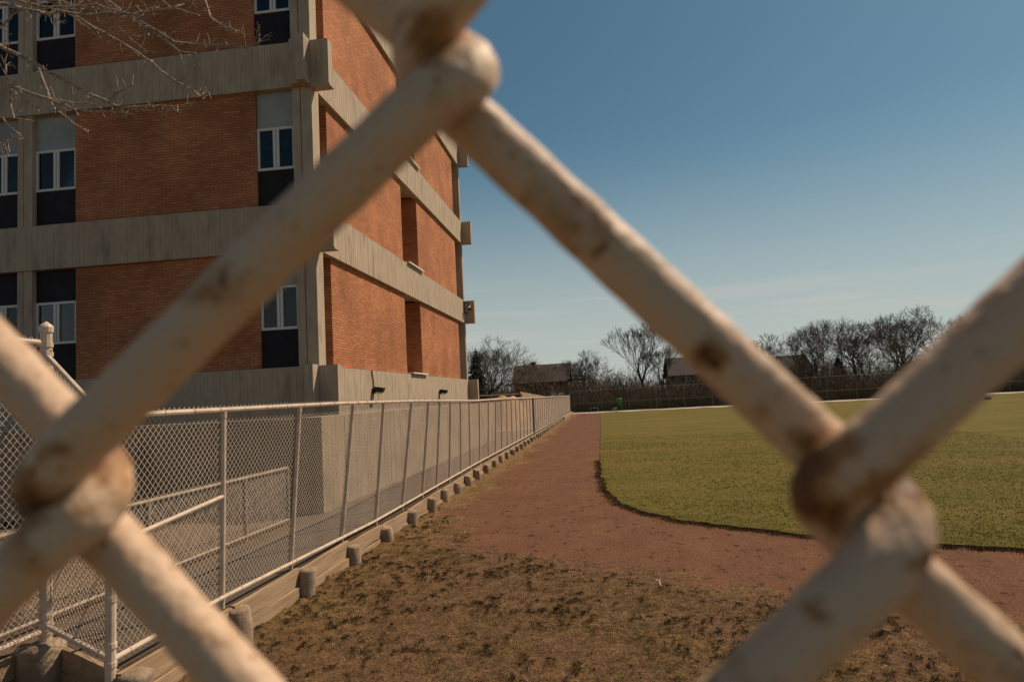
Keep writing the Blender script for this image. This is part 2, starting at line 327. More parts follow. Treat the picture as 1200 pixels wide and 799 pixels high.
def blades(pos, h, wdt, col, spread, name, label, per=5):
    """pos (m,3) clump centres -> 'per' thin triangles each"""
    m = len(pos); k = m*per; base = np.repeat(pos, per, 0)+np.c_[rng.normal(0, spread, (k, 2)), np.zeros(k)]
    a = rng.uniform(0, 2*np.pi, k); hh = np.repeat(h, per)*rng.uniform(.5, 1.2, k); lean = rng.normal(0, .55, (k, 2))*hh[:, None]
    dx = np.c_[np.cos(a), np.sin(a), np.zeros(k)]*(wdt*rng.uniform(.6, 1.3, k))[:, None]
    tip = base+np.c_[lean, hh]; V = np.stack([base-dx, base+dx, tip], 1).reshape(-1, 3)
    C = np.repeat(np.repeat(col, per, 0)*rng.uniform(.65, 1.35, (k, 1)), 3, 0)
    o = np_mesh(name, V, np.arange(3*k).reshape(-1, 3), M['blade'], col=C); tag(o, label, 'grass', kind='stuff'); return o
def scatter_turf():
    near = (GY > 4.2) & (GY < 15) & (GX < 10) & (GD > .05)
    ii = np.flatnonzero(near.ravel()); wgt = (GR.ravel()[ii]*(.08+.92*smooth(.45, .62, fbm(GX*2.2, GY*2.2, 4, 51)*.6+GBIG*.4+.14*GSIDE).ravel()[ii]))*GY.ravel()[ii]**2
    pick = rng.choice(ii, 36000, p=wgt/wgt.sum()); P = np.stack([GX.ravel()[pick], GY.ravel()[pick], GZ.ravel()[pick]-.004], 1)
    P[:, :2] += rng.uniform(-.025, .025, (len(P), 2))
    t = rng.random(len(P))[:, None]; col = np.array([[.26, .155, .065]])*(1-t)+np.array([[.125, .078, .03]])*t
    blades(P, np.full(len(P), .017), .0026, col, .02, 'dry_grass', 'short dry grass on the worn ground in front of the track')
    tm = (smooth(.58, .76, fbm(GX*19, GY*13, 3, 31))*smooth(.30, .52, fbm(GX*1.7, GY*1.7, 3, 33))).ravel()[ii]*GR.ravel()[ii]*GY.ravel()[ii]**2
    pick = rng.choice(ii, 12000, p=tm/tm.sum()); P = np.stack([GX.ravel()[pick], GY.ravel()[pick], GZ.ravel()[pick]-.005], 1)
    P[:, :2] += rng.uniform(-.02, .02, (len(P), 2))
    t = rng.random(len(P))[:, None]; col = np.array([[.085, .066, .022]])*(1-t)+np.array([[.035, .024, .010]])*t
    blades(P, np.full(len(P), .024), .003, col, .011, 'grass_tufts', 'dark grass tufts and clods dotted over the bare earth', 7)
    # turf edge and near field
    ed = np.array([(x, y) for x, y in E1 if y < 24 and x < 14]); k = rng.integers(0, len(ed), 7000)
    P = np.c_[ed[k]+rng.normal(0, .07, (7000, 2))+np.array([-.05, -.09]), np.full(7000, .008)]
    t = rng.random(7000)[:, None]; col = np.array([[.16, .10, .04]])*(1-t)+np.array([[.06, .042, .016]])*t
    blades(P, .028+.016*rng.random(7000), .004, col, .03, 'turf_fringe', 'ragged grass fringe along the cut edge of the field')
    m = 60000; yy = 9+26*rng.random(m)**2.2; xx = -.2+14*rng.random(m); ex = np.interp(yy, [9.0, 9.1, 9.4, 9.85, 10.45, 11.1, 11.9, 12.6, 13.6, 16.6, 20, 27], [12, 10, 7, 5.13, 3.8, 2.77, 1.82, 1.1, .55, -.03, -.2, -.25])
    ok = xx > ex; xx, yy = xx[ok], yy[ok]; P = np.c_[xx, yy, np.full(len(xx), .03)]; q = fbm(xx*.35, yy*.6, 4, 81)[:, None]; ed_ = np.exp(-np.minimum(xx-ex[ok], (yy-8.9)*1.0)/.5)[:, None]; t = np.clip((q-.42)*6+rng.normal(0, .22, q.shape)+ed_, 0, 1)
    col = np.array([[.115, .112, .016]])*(1-t)+np.array([[.31, .21, .062]])*t
    blades(P, np.full(len(P), .026), .004, col, .02, 'field_grass', 'short mown grass on the near part of the field', 4)
    # loose grit on the cinder and earth
    m = 5200; y = 4.5+14*rng.random(m)**1.3; x = rng.uniform(-3.2, 7, m); sz = rng.uniform(.004, .014, m)
    P = np.c_[x, y, np.full(m, .012)]; iz = np.array([(1, 0, 0), (-.5, .87, 0), (-.5, -.87, 0), (0, 0, .9)])
    V = (P[:, None]+iz[None]*sz[:, None, None]*rng.uniform(.6, 1.5, (m, 4, 1))).reshape(-1, 3)
    F = (np.array([(0, 1, 3), (1, 2, 3), (2, 0, 3)])[None]+4*np.arange(m)[:, None, None]).reshape(-1, 3)
    t = rng.random(m)[:, None]; C = np.repeat(np.array([[.06, .035, .02]])*(1-t)+np.array([[.26, .18, .12]])*t**3, 4, 0)
    # keep grit only where it lies on a surface in view
    gx = np.clip(((x+4.9)/.032).astype(int), 0, GX.shape[1]-1); gy = np.clip((np.log(y/2.6)/math.log(1.0048)).astype(int), 0, GX.shape[0]-1)
    V[:, 2] += np.repeat(np.maximum(GZ[gy, gx], .004)-.014, 4)
    tag(np_mesh('loose_grit', V, F, M['blade'], col=C), 'loose grit and small stones strewn over track and bare earth', 'gravel', kind='stuff')
scatter_turf()
b = MB(); xs_ = np.arange(-3.44, 70, .7); sec = [(79.1, -.05), (79.15, .05), (79.9, .13), (80.3, .14), (80.6, -.05)]
V = [(x, y+.12*mnoise.noise((x*.4, j, 0)), z+(.05*mnoise.noise((x*.5, j*3.1, 5)) if z > 0 else 0)) for x in xs_ for j, (y, z) in enumerate(sec)]
b.add(V, [(i*5+j, (i+1)*5+j, (i+1)*5+j+1, i*5+j+1) for i in range(len(xs_)-1) for j in range(4)]); b.obj('kerb', M['kerb'])
tag(bpy.data.objects['kerb'], kind='structure')

# ------------------------------------------------------------------ the brick building
XS, YF, YB = -6.6, 16.0, 34.75
BL = thing('brick_building', (-13, 25, .37), 'large brick school block with ribbed concrete bands behind the chain link fence', 'building')
TH = .25
def ribs_y(mb, x, y0, y1, z0, z1, sgn=1):
    """boards on a face of constant x"""
    y = y0
    while y < y1-.02:
        wd = min(rng.uniform(.13, .19), y1-y); d = rng.uniform(.006, .012)
        mb.box(x-.03, x+d, y+.004, y+wd-.004, z0+.002, z1-.002); y += wd
def ribs_x(mb, y, x0, x1, z0, z1):
    x = x0
    while x < x1-.02:
        wd = min(rng.uniform(.13, .19), x1-x); d = rng.uniform(.004, .009)
        mb.box(x+.003, x+wd-.003, y-d, y+.03, z0+.002, z1-.002); x += wd
def band(z0, z1, base=False):
    z0 += H; z1 += H; mb = MB()
    # front beam, running past the corner
    mb.box(-26, XS+.47, YF, YF+TH, z0, z1); ribs_x(mb, YF, -26, XS-.27, z0, z1)
    # side beam, running past the front
    mb.box(XS-.22, XS-.002, YF-.34, YF-.001, z0+.003, z1+.02)
    mb.box(XS-.45, XS-.23, YF-.16, YF-.001, z0+.006, z1-.004)
    mb.box(XS-TH, XS-.004, YF+TH+.001, YB-.001, z0, z1); ribs_y(mb, XS-.004, YF+TH+.01, YB-.01, z0, z1)
    mb.box(-26, XS+.47, YB, YB+TH, z0, z1)
    for x in (XS+.02, XS+.18, XS+.33): mb.box(x, x+.12, YF-.006, YF+.02, z0+.004, z1-.004)
    if not base:                                        # drip lips under the beam ends
        mb.box(XS+.001, XS+.5, YF-.03, YF+TH+.03, z0-.05, z0-.002)
    o = mb.obj('concrete_band' if not base else 'concrete_base', M['concrete'], BL); return o
ZB = [.97, 4.90, 8.92]; ZT = [3.77, 7.79, 11.8]
band(-2.4, .97, True); band(3.77, 4.90); band(7.79, 8.92); band(11.8, 12.95)
# solid box added behind the walls to block light, dark like unlit rooms
b = MB(); b.box(-26, -7.75, YF+1.0, YB-.9, -.2+H, 12.9+H); b.obj('light_block_core', M['dark'], BL)
b = MB(); b.box(-26, XS-.1, YF+.1, YB+.1, 12.6+H, 12.8+H); b.obj('roof', M['concrete'], BL)
def window(x0, x1, z0, z1, face, pos, blind=.0, parent=BL):
    """pair of casements; face 'y' (front) or 'x' (side)"""
    def bx(mb, a0, a1, d0, d1, q0, q1):
        if face == 'y': mb.box(a0, a1, pos+d0, pos+d1, q0, q1)
        else: mb.box(pos-d1, pos-d0, a0, a1, q0, q1)
    fr = MB(); t = .062; mid = (x0+x1)/2
    bx(fr, x0, x1, -.03, .04, z0, z0+t); bx(fr, x0, x1, -.03, .04, z1-t, z1)
    for a in (x0, x1-t): bx(fr, a, a+t, -.028, .038, z0+t, z1-t)
    if x1-x0 > .6:
        bx(fr, mid-.078, mid-.012, -.028, .038, z0+t, z1-t); bx(fr, mid+.012, mid+.078, -.028, .038, z0+t, z1-t)
        bx(fr, mid-.0115, mid+.0115, .0, .02, z0+t, z1-t)
    wo = fr.obj('window', M['frame'], parent)
    p = MB(); bx(p, x0+t+.001, x1-t-.001, .008, .016, z0+t+.001, z1-t-.001); p.obj('pane', M['glass'], wo)
    if blind:
        q = MB(); bx(q, x0+t+.002, x1-t-.002, .05, .06, z1-t-(z1-z0-2*t)*blind, z1-t-.002); q.obj('blind', M['blind'], wo)
    return wo
def front_opening(x0, x1, k, blind, dark_top=False):
    z0, z1 = ZB[k]+H, ZT[k]+H; y = YF+.19
    s = MB(); s.box(x0, x1, y, y+.06, z0+.001, z0+.92); s.obj('spandrel_panel', M['spandrel'], BL)
    window(x0, x1, z0+.922, z0+1.99, 'y', y, blind)
    s = MB(); s.box(x0, x1, y, y+.06, z0+1.993, z1+.05); s.obj('head_panel', M['spandrel' if dark_top else 'blind'], BL)
def column(x0, x1, k):
    z0, z1 = ZB[k]+H+.001, ZT[k]+H-.001; m = (x0+x1)/2-.04; c = MB()
    c.box(x0, m-.012, YF+.06, YF+.48, z0, z1); c.box(m+.012, x1, YF+.05, YF+.48, z0, z1); c.box(m-.011, m+.011, YF+.1, YF+.46, z0, z1)
    c.obj('column', M['concrete'], BL)
bl = {0: (.0, .15, .0), 1: (.22, .48, .3), 2: (.1, .35, .3)}
for k in range(3):
    z0, z1 = ZB[k]+H, ZT[k]+H
    b = MB(); b.box(-26, XS-.26, YF+.26, YB-.002, z1+.06, z1+.4); b.obj('soffit', M['concrete'], BL)
    for x0, x1 in ((-12.93, -8.08), (-20.2, -15.46)):
        b = MB(); b.box(x0, x1, YF+.12, YF+.5, z0+.001, z1-.001); b.obj('brick_wall', M['brick'], BL)
    front_opening(-8.075, -7.105, k, bl[k][1], k == 0 and False)
    front_opening(-14.075, -12.935, k, bl[k][0], k == 0)
    front_opening(-15.455, -14.505, k, bl[k][2], k == 0)
    column(-14.5, -14.08, k); column(-7.1, XS, k); column(-21.8, -21.2, k)
    b = MB(); b.box(-21.2, -20.2, YF+.32, YF+.4, z0, z1); b.box(-26, -21.8, YF+.12, YF+.5, z0, z1); b.obj('dark_bay', M['spandrel'], BL)
    # side: brick piers, slot windows, deep recess in the middle
    for y0, y1 in ((17.22, 24.05), (26.2, 33.4)):
        b = MB(); b.box(-7.7, XS-.1, y0, y1, z0+.001, z1-.001); b.obj('brick_wall', M['brick'], BL)
    b = MB(); b.box(-8.2, -7.7, 24.05, 26.2, z0, z1); b.obj('recess_wall', M['brick'], BL)
    for y0, y1 in ((YF+.49, 17.215), (33.405, YB-.26)):
        s = MB(); s.box(-7.16, -7.10, y0, y1, z0+.001, z0+.92); s.obj('spandrel_panel', M['spandrel'], BL); s = MB(); s.box(-7.16, -7.10, y0, y1, z0+1.993, z1+.04); s.obj('head_panel', M['spandrel'], BL)
        window(y0, y1, z0+.922, z0+1.99, 'x', -7.1)
    c = MB(); c.box(-7.2, XS, YB-.25, YB-.001, z0+.001, z1-.001); c.obj('column', M['concrete'], BL)
    s = MB(); s.box(XS-.5, XS+.1, 24.2, 26.3, z0+.022, z0+.065); s.obj('sill', M['white'], BL)
def wall_lamp(y, z, conduit):
    c = Vector((XS+.02, y, z+H)); o = MB()
    o.box(XS+.005, XS+.06, y-.07, y+.07, c.z-.1, c.z+.06)                                # back plate
    o.add([(XS+.05, y-.13, c.z+.1), (XS+.05, y+.13, c.z+.1), (XS+.34, y+.13, c.z+.05), (XS+.34, y-.13, c.z+.05),
           (XS+.05, y-.12, c.z-.06), (XS+.05, y+.12, c.z-.06), (XS+.28, y+.12, c.z-.08), (XS+.28, y-.12, c.z-.08)],
          [(0, 3, 2, 1), (4, 5, 6, 7), (0, 1, 5, 4), (1, 2, 6, 5), (2, 3, 7, 6), (3, 0, 4, 7)])
    lo = o.obj('wall_lamp', M['lamp_metal'], BL)
    q = MB(); q.box(XS+.08, XS+.25, y-.09, y+.09, c.z-.11, c.z-.082); q.obj('lamp_lens', M['lens'], lo)
    if conduit:
        p = MB(); p.tube([(XS+.03, y-.02, c.z+.06), (XS+.03, y-.03, c.z+.3), (XS+.03, y-.12, c.z+.5), (XS+.03, y-.14, c.z+.58)], .018, 6); p.obj('conduit', M['lamp_metal'], lo)
wall_lamp(19.95, .4, True); wall_lamp(28.4, .36, False)
o = MB(); y = YB-.35; z = 4.55+H                                                            # twin flood light on the far beam end
o.box(XS, XS+.05, y-.06, y+.06, z-.3, z+.3); o.tube([(XS+.04, y, z+.22), (XS+.32, y, z+.22)], .02); o.tube([(XS+.04, y, z-.3), (XS+.28, y, z-.3)], .02)
o.lathe((XS+.3, y, z-.05), [(.05, -.12), (.1, -.05), (.1, .1), (.05, .2)], 10); f1 = o.obj('flood_light', M['lamp_metal'], BL)
q = MB(); q.lathe((XS+.3, y-.07, z-.02), [(.05, -.07), (.075, 0), (.05, .07)], 10); q.obj('lamp_lens', M['white'], f1)

# area wall beside the lane
b = MB(); zt = H-.18
b.box(-5.51, -5.0, 12.15, 33, .36, zt); ribs_y(b, -5.0, 12.15, 33, .38, zt)
b.box(-26, -5.511, 12.4, 12.75, .36, zt-.01); ribs_x(b, 12.4, -14, -5.52, .38, zt-.02)
M['wall_concrete'] = vary(mat('area_wall_concrete', (.3, .24, .17), .95), (.36, .275, .19), (.26, .195, .135), 1.6, 9, (1.5, 1.5, 1), .3, .7, .7, 24, .012, c3=(.17, .13, .09), s3=.9, lo3=.52, hi3=.75)
tag(b.obj('area_wall', M['wall_concrete']), 'low concrete wall along the lane below the brick block', 'wall')

# ------------------------------------------------------------------ chain link fences
def interp(x, xp, fp): return float(np.interp(x, xp, fp))
def chain_mesh(Pf, L0, L1, Hh, name, parent, pitch=.0715, r=.0026, seg=4, n=3, over=.045, m='mesh'):
    """diagonal wires of a chain link panel, over a mapping Pf(u, v, offset)"""
    A, B = [], []
    for s in (1, -1):
        k0 = int((L0-Hh)/pitch)-2; k1 = int((L1+Hh)/pitch)+2
        for k in range(k0, k1):
            c0 = k*pitch; va, vb = .0, Hh+over              # u = c0 + s*v
            ua, ub = c0+s*va, c0+s*vb
            if s > 0: va = max(va, L0-c0); vb = min(vb, L1-c0)
            else: va = max(va, c0-L1); vb = min(vb, c0-L0)
            if vb-va < .01: continue
            pts = [Pf(c0+s*(va+(vb-va)*i/seg), va+(vb-va)*i/seg, .0024*s) for i in range(seg+1)]
            A += pts[:-1]; B += pts[1:]
    V, F = prisms(A, B, r, r, n); o = np_mesh(name, V, F, M[m], parent); o['kind'] = 'stuff'; return o
def post(parent, p0, p1, r, cap='loop', m='paint', rings=()):
    mb = MB(); p0 = Vector(p0); p1 = Vector(p1); mb.tube([p0, p1], r, 12)
    t = (p1-p0).normalized()
    for f in rings:
        c = p0+(p1-p0)*f; mb.tube([c-t*.018, c+t*.018], r*1.16, 12)
    if cap == 'loop': mb.tube([p1-t*.06, p1+t*.0], r*1.18, 12); mb.tube([p1+t*.0, p1+t*.03], [r*.9, r*.55], 10)
    if cap == 'dome': mb.tube([p1-t*.01, p1+t*.035, p1+t*.05, p1+t*.085], [r*1.16, r*1.2, r*1.05, r*.12], 14)
    return mb.obj('post', M[m], parent)
def footing(parent, x, y, zt, zb, r, seed):
    mb = MB(); rr = random.Random(seed); n = 14; prof = [(r*1.04, zb-.25), (r*1.05, zb), (r*1.02, (zb+zt)/2), (r, zt-.03), (r*.93, zt-.006), (r*.5, zt+.004)]
    mb.lathe((x, y, 0), prof, n)
    tx, ty = rr.uniform(-.08, .08), rr.uniform(-.08, .08)
    mb.v = [(vx+(vz-zb)*tx+.012*mnoise.noise((vx*9+seed, vy*9, vz*7)), vy+(vz-zb)*ty+.012*mnoise.noise((vx*9, vy*9+seed, vz*7)), vz+(.02*rr.uniform(-1, 1) if vz > zt-.02 else 0)) for vx, vy, vz in mb.v]
    return mb.obj('footing', M['footing'], parent, smooth=True)
XF = -3.7
PY = [4.95, 6.5, 8.0, 9.61, 11.1, 12.6, 14.04, 15.28, 16.58, 17.95, 19.25, 20.75, 22.3]
while PY[-1]+1.47 < 79.8: PY.append(PY[-1]+1.47+rng.uniform(-.05, .05))
lean = lambda y: interp(y, [4.9, 6.5, 8, 9.6, 11.1, 12.6, 14, 16, 19, 23, 28, 37, 60, 80], [.02, .05, .155, .23, .2, .25, .21, .12, .04, .10, .03, .02, .05, .02])
ztop = lambda y: H+interp(y, [5, 9, 13, 18, 20, 26, 38, 80], [.01, .03, .015, -.03, -.055, -.05, -.1, -.2])
zbot = lambda y: H+interp(y, [5, 6.5, 8, 11, 20, 38, 80], [-1.80, -1.78, -1.81, -1.87, -1.855, -1.93, -2.02])
def PF(u, v, off=0):
    zb, zt = zbot(u), ztop(u); f = v/1.85
    return (XF+lean(u)*f+off, u, zb+(zt-zb)*f)
FN = thing('chain_link_fence', (XF, 42, .39), 'long cream chain link fence leaning beside the cinder track', 'fence')
for i, y in enumerate(PY):
    gate = abs(y-37) < .75
    if i == 0: post(FN, (XF, y, zbot(y)-.12), (XF+.02, y, ztop(y)+.02), .038, 'dome', rings=(.06, .13, .3, .55, .9, .96))
    else: post(FN, PF(y, -.08), PF(y, 1.83), .024 if not gate else .05, 'loop', 'paint' if not gate else 'dark_post', rings=(.05,) if y < 14 else ())
    if y < 60: footing(FN, XF+.15, y+.02, zbot(y)-.07+rng.uniform(-.02, .02), .0, rng.uniform(.10, .125), i)
post(FN, PF(37.35, -.08), PF(37.35, 1.83), .05, 'loop', 'dark_post')
def rail(parent, f, ys, v, r, name, ties=True, m='paint'):
    mb = MB(); mb.tube([f(y, v) for y in ys], r, 8)
    if ties:
        for y in np.arange(ys[0]+.2, min(ys[-1], 16), .42):
            c = Vector(f(y, v)); d = (Vector(f(y+.02, v))-c).normalized(); mb.tube([c-d*.006, c+d*.006], r*1.2, 8)
    return mb.obj(name, M[m], parent, smooth=False)
yr = list(np.arange(4.95, 79.8, .5))
rail(FN, lambda y, v: PF(y, v, .006), yr, 1.85, .024, 'top_rail'); rail(FN, lambda y, v: PF(y, v, .012), yr, .03, .021, 'bottom_rail')
mb = MB(); mb.tube([(XF, 4.97, H-.95), PF(6.5, 1.0)], .02, 8); mb.obj('brace_rail', M['paint'], FN)
chain_mesh(lambda u, v, o: PF(u, v, -.024+o), 4.95, 79.6, 1.85, 'wire_mesh', FN)
# taller fence and angled panel at the near left
TX, TY = -4.69, 5.5
TF = thing('tall_chain_link_fence', (TX, 3, .39), 'taller chain link fence with a domed post at the left edge', 'fence')
zt0 = H+.66; zb0 = H-1.72
post(TF, (TX, TY, zb0-.15), (TX, TY, H+.76), .047, 'dome', rings=(.05, .075, .1, .90, .925, .955))
footing(TF, TX-.01, TY-.05, zb0-.09, .0, .185, 77)
PT = lambda u, v, o=0: (TX+o, u, zb0+v)
for y in (2.6, 0.2): post(TF, (TX, y, zb0-.1), (TX, y, zt0), .03)
ht = zt0-zb0
rail(TF, lambda y, v: PT(y, v), [-.5, 2, 4, 5.42], ht, .024, 'top_rail'); rail(TF, lambda y, v: PT(y, v, .01), [-.5, 2, 4, 5.42], .0, .022, 'bottom_rail')
mb = MB(); mb.tube([(TX+.05, TY, zb0+.03), (TX+.05, TY, zt0-.06)], .006, 5)
mb.obj('tension_bar', M['paint'], TF)
chain_mesh(lambda u, v, o: PT(u, v, -.02+o), -.5, 5.45, ht, 'wire_mesh', TF)
AX, AY = TX, TY; CX, CY = XF, 4.95; LA = math.hypot(CX-AX, CY-AY)
def PA(u, v, o=0):
    f = u/LA; zb = (zb0+.03)*(1-f)+(H-1.77)*f; zt = (zt0-.1)*(1-f)+(H-.04)*f
    g = f if v < .5 else f
    return (AX+(CX-AX)*g-.4*o, AY+(CY-AY)*g-o, zb+(zt-zb)*v/2.2)
AP = thing('angled_fence_panel', (-4.2, 5.2, .39), 'short angled chain link panel stepping down to the long fence', 'fence')
mb = MB(); mb.tube([PA(.05, 2.2), PA(LA-.04, 2.2)], .022, 8); mb.obj('top_rail', M['paint'], AP)
mb = MB(); mb.tube([PA(.06, 0), PA(LA-.04, 0)], .022, 8)
for u in (.25, .5, .75, .95): c = Vector(PA(u, 0)); d = (Vector(PA(u+.1, 0))-c).normalized(); mb.tube([c-d*.006, c+d*.006], .027, 8)
mb.obj('bottom_rail', M['paint'], AP)
mb = MB(); mb.tube([PA(LA-.07, .05), PA(LA-.07, 2.1)], .006, 5); mb.obj('tension_bar', M['paint'], AP)
chain_mesh(lambda u, v, o: PA(u, v, o), .03, LA-.03, 2.2, 'wire_mesh', AP, over=.02)
# low fence on the far side of the lane
LX = -5.2; LF = thing('low_chain_link_fence', (LX, 8, .38), 'low chain link fence on the far side of the lane', 'fence')
PLW = lambda u, v, o=0: (LX+o, u, .42+v)
for y in (2.2, 3.7, 5.55, 7.6, 9.8, 11.2): post(LF, (LX, y, .3), (LX, y, .42+.86), .022, 'loop', 'faded')
rail(LF, PLW, [1.5, 5, 8, 11.2], .86, .02, 'top_rail', False, 'faded'); rail(LF, PLW, [1.5, 5, 8, 11.2], .03, .018, 'bottom_rail', False, 'faded')
chain_mesh(lambda u, v, o: PLW(u, v, -.02+o), 1.5, 11.2, .85, 'wire_mesh', LF, pitch=.06)

# timber boards holding back the lane
RW = thing('timber_retaining_wall', (-3.6, 40, 0), 'two courses of weathered boards holding back the lane under the fence', 'wall')
pts_ = [4.9]+PY[1:]
def plank(y0, y1, z0, z1, x, dx, seed):
    rr = random.Random(seed); mb = MB(); n = 4; dn = rr.uniform(-.012, .012); c = []
    for i in range(n+1):
        f = i/n; y = y0+(y1-y0)*f; xx = x+dx*f+.012*mnoise.noise((seed*.7, f*2.3, 0)); a = z0+.012*mnoise.noise((f*2, seed, 3)); bz = z1+.014*mnoise.noise((f*2.5, seed, 8))+dn*f
        c += [(xx-.045, y, a), (xx, y, a), (xx, y, bz), (xx-.045, y, bz)]
    fs = [(0, 1, 2, 3)]+[(i*4+j, (i+1)*4+j, (i+1)*4+(j+1) % 4, i*4+(j+1) % 4) for i in range(n) for j in range(4)]+[(n*4+3, n*4+2, n*4+1, n*4)]
    mb.add(c, fs); return mb.obj('plank', M['plank'], RW)
i = 0
for y0, y1 in zip(pts_[:-1], pts_[1:]):
    if y0 > 62: break
    zt = zbot(y0)-.05; zt2 = zbot(y1)-.05
    plank(y0+.02, y1-.01, zt-.2, zt-.01, -3.6+rng.uniform(-.01, .01), rng.uniform(-.015, .015), i)
    plank(y0+.015, y1-.015, -.06, zt-.207, -3.57+rng.uniform(-.01, .01), rng.uniform(-.015, .015), i+500); i += 1
def flat_plank(p0, p1, z0, z1, seed):
    mb = MB(); p0 = Vector((*p0, 0)); p1 = Vector((*p1, 0)); d = (p1-p0).normalized(); nn = Vector((d.y, -d.x, 0))*.045
    n = 4; c = []
    for k in range(n+1):
        p = p0+(p1-p0)*k/n; a = z0+.01*mnoise.noise((k, seed, 1)); bz = z1+.012*mnoise.noise((k*.7, seed, 5))
        c += [(p.x, p.y, a), (p.x+nn.x, p.y+nn.y, a), (p.x+nn.x, p.y+nn.y, bz), (p.x, p.y, bz)]
    fs = [(0, 1, 2, 3)]+[(k*4+j, (k+1)*4+j, (k+1)*4+(j+1) % 4, k*4+(j+1) % 4) for k in range(n) for j in range(4)]+[(n*4+3, n*4+2, n*4+1, n*4)]
    mb.add(c, fs); return mb.obj('plank', M['plank'], RW)
for z0, z1, s in ((.22, .395, 901), (.0, .213, 902), (-.1, -.003, 905)):
    flat_plank((-4.78, 5.66), (-3.66, 5.0), z0, z1, s); flat_plank((-4.82, 1.0), (-4.82, 5.6), z0, z1, s+1)
mb = MB(); mb.box(-3.64, -3.44, 62, 79.9, -.1, .28); mb.obj('concrete_edging', M['footing'], RW)

# ------------------------------------------------------------------ foreground chain link, right at the lens
YD = 0.0602
knots_px = {(0, 0): (84, 582), (1, -1): (519, 78), (2, 0): (1003, 588)}
def kn(px): p = atY(px[0], px[1], YD); return p
kl, kt, kr = kn(knots_px[(0, 0)]), kn(knots_px[(1, -1)]), kn(knots_px[(2, 0)])
CDX = (kr-kl)/2; CDX.y = 0; CDZ = Vector((0, 0, abs(kt.z-(kl.z+kr.z)/2)))
org = (kl+kr)/2-CDX; org.y = YD
DIA = .0053
def knot(i, j):
    """i column, j half rows (down positive)"""
    p = org+CDX*i-CDZ*j; p.y = YD
    if (i, j) in knots_px: return kn(knots_px[(i, j)])
    return p+Vector((.0012*mnoise.noise((i*3.1, j*1.7, 0)), 0, .0012*mnoise.noise((i*2.3, j*4.1, 7))))
RUST_SHADE = [(577, 203, 15, 1, .8), (826, 420, 13, 1, .75), (398, 165, 10, 0, .6), (480, 25, 24, 0, .75), (955, 735, 16, 0, .6), (930, 512, 9, 1, .9), (950, 604, 15, 0, .95), (985, 596, 12, 0, .7), (1010, 585, 13, 0, .6), (1075, 445, 13, 0, .3),  # rust spots, plus shade of the gap in the right knot painted dark
        (45, 548, 16, 0, .6), (70, 535, 14, 0, .5), (55, 605, 13, 0, .75), (75, 612, 10, 0, .7), (300, 270, 16, 0, .12), (225, 305, 12, 0, .2), (690, 250, 14, 1, .25), (1145, 430, 12, 0, .2), (600, 232, 14, 1, .5), (130, 520, 9, 0, .5), (15, 470, 12, 1, .35), (400, 20, 14, 1, .3), (890, 495, 8, 1, .4)]
RUST_SHADE_W = [(atY(x, y, YD+(.0003 if bk else -.0056)), s*YD/FPX, a) for x, y, s, bk, a in RUST_SHADE]
def rust_shade_mat():
    m = mat('chipped_cream_paint', (.6, .5, .4), .55, spec=.28); t = m.node_tree; b = t.nodes['Principled BSDF']; l = t.links.new
    a = N(t, 'ShaderNodeAttribute', attribute_name='rust_shade'); tcn = N(t, 'ShaderNodeTexCoord')
    nz = N(t, 'ShaderNodeTexNoise'); nz.inputs['Scale'].default_value = 330; nz.inputs['Detail'].default_value = 6; l(tcn.outputs['Object'], nz.inputs['Vector'])
    n2 = N(t, 'ShaderNodeTexNoise'); n2.inputs['Scale'].default_value = 90; n2.inputs['Detail'].default_value = 4; l(tcn.outputs['Object'], n2.inputs['Vector'])
    s = N(t, 'ShaderNodeMath', operation='MULTIPLY_ADD'); s.inputs[1].default_value = .5; l(nz.outputs[0], s.inputs[0]); l(a.outputs['Fac'], s.inputs[2])
    n2m = N(t, 'ShaderNodeMapRange'); n2m.inputs[1].default_value = .45; n2m.inputs[2].default_value = .8; n2m.inputs[4].default_value = .40; l(n2.outputs[0], n2m.inputs[0])
    s2 = N(t, 'ShaderNodeMath', operation='ADD'); l(s.outputs[0], s2.inputs[0]); l(n2m.outputs[0], s2.inputs[1])
    n3 = N(t, 'ShaderNodeTexNoise'); n3.inputs['Scale'].default_value = 800; n3.inputs['Detail'].default_value = 3; l(tcn.outputs['Object'], n3.inputs['Vector'])
    c3 = N(t, 'ShaderNodeMapRange'); c3.inputs[1].default_value = .645; c3.inputs[2].default_value = .73; c3.inputs[4].default_value = .42; l(n3.outputs[0], c3.inputs[0])
    s3 = N(t, 'ShaderNodeMath', operation='ADD'); l(s2.outputs[0], s3.inputs[0]); l(c3.outputs[0], s3.inputs[1]); s2 = s3
    cr = N(t, 'ShaderNodeValToRGB'); e = cr.color_ramp.elements; e[0].position = .38; e[0].color = (.56, .385, .26, 1); e[1].position = 1.0; e[1].color = (.035, .016, .008, 1)
    x = e.new(.55); x.color = (.36, .19, .08, 1); x = e.new(.75); x.color = (.15, .062, .02, 1)
    l(s2.outputs[0], cr.inputs[0]); l(cr.outputs[0], b.inputs['Base Color'])
    bp = N(t, 'ShaderNodeBump'); bp.inputs['Strength'].default_value = .9; bp.inputs['Distance'].default_value = .0009; l(nz.outputs[0], bp.inputs['Height']); l(bp.outputs[0], b.inputs['Normal'])
    return m
M['rust_shade'] = rust_shade_mat()
FG = thing('foreground_chain_link_fence', (0, YD, 0), 'thick rusty cream chain link wire right in front of the lens, out of focus', 'fence')
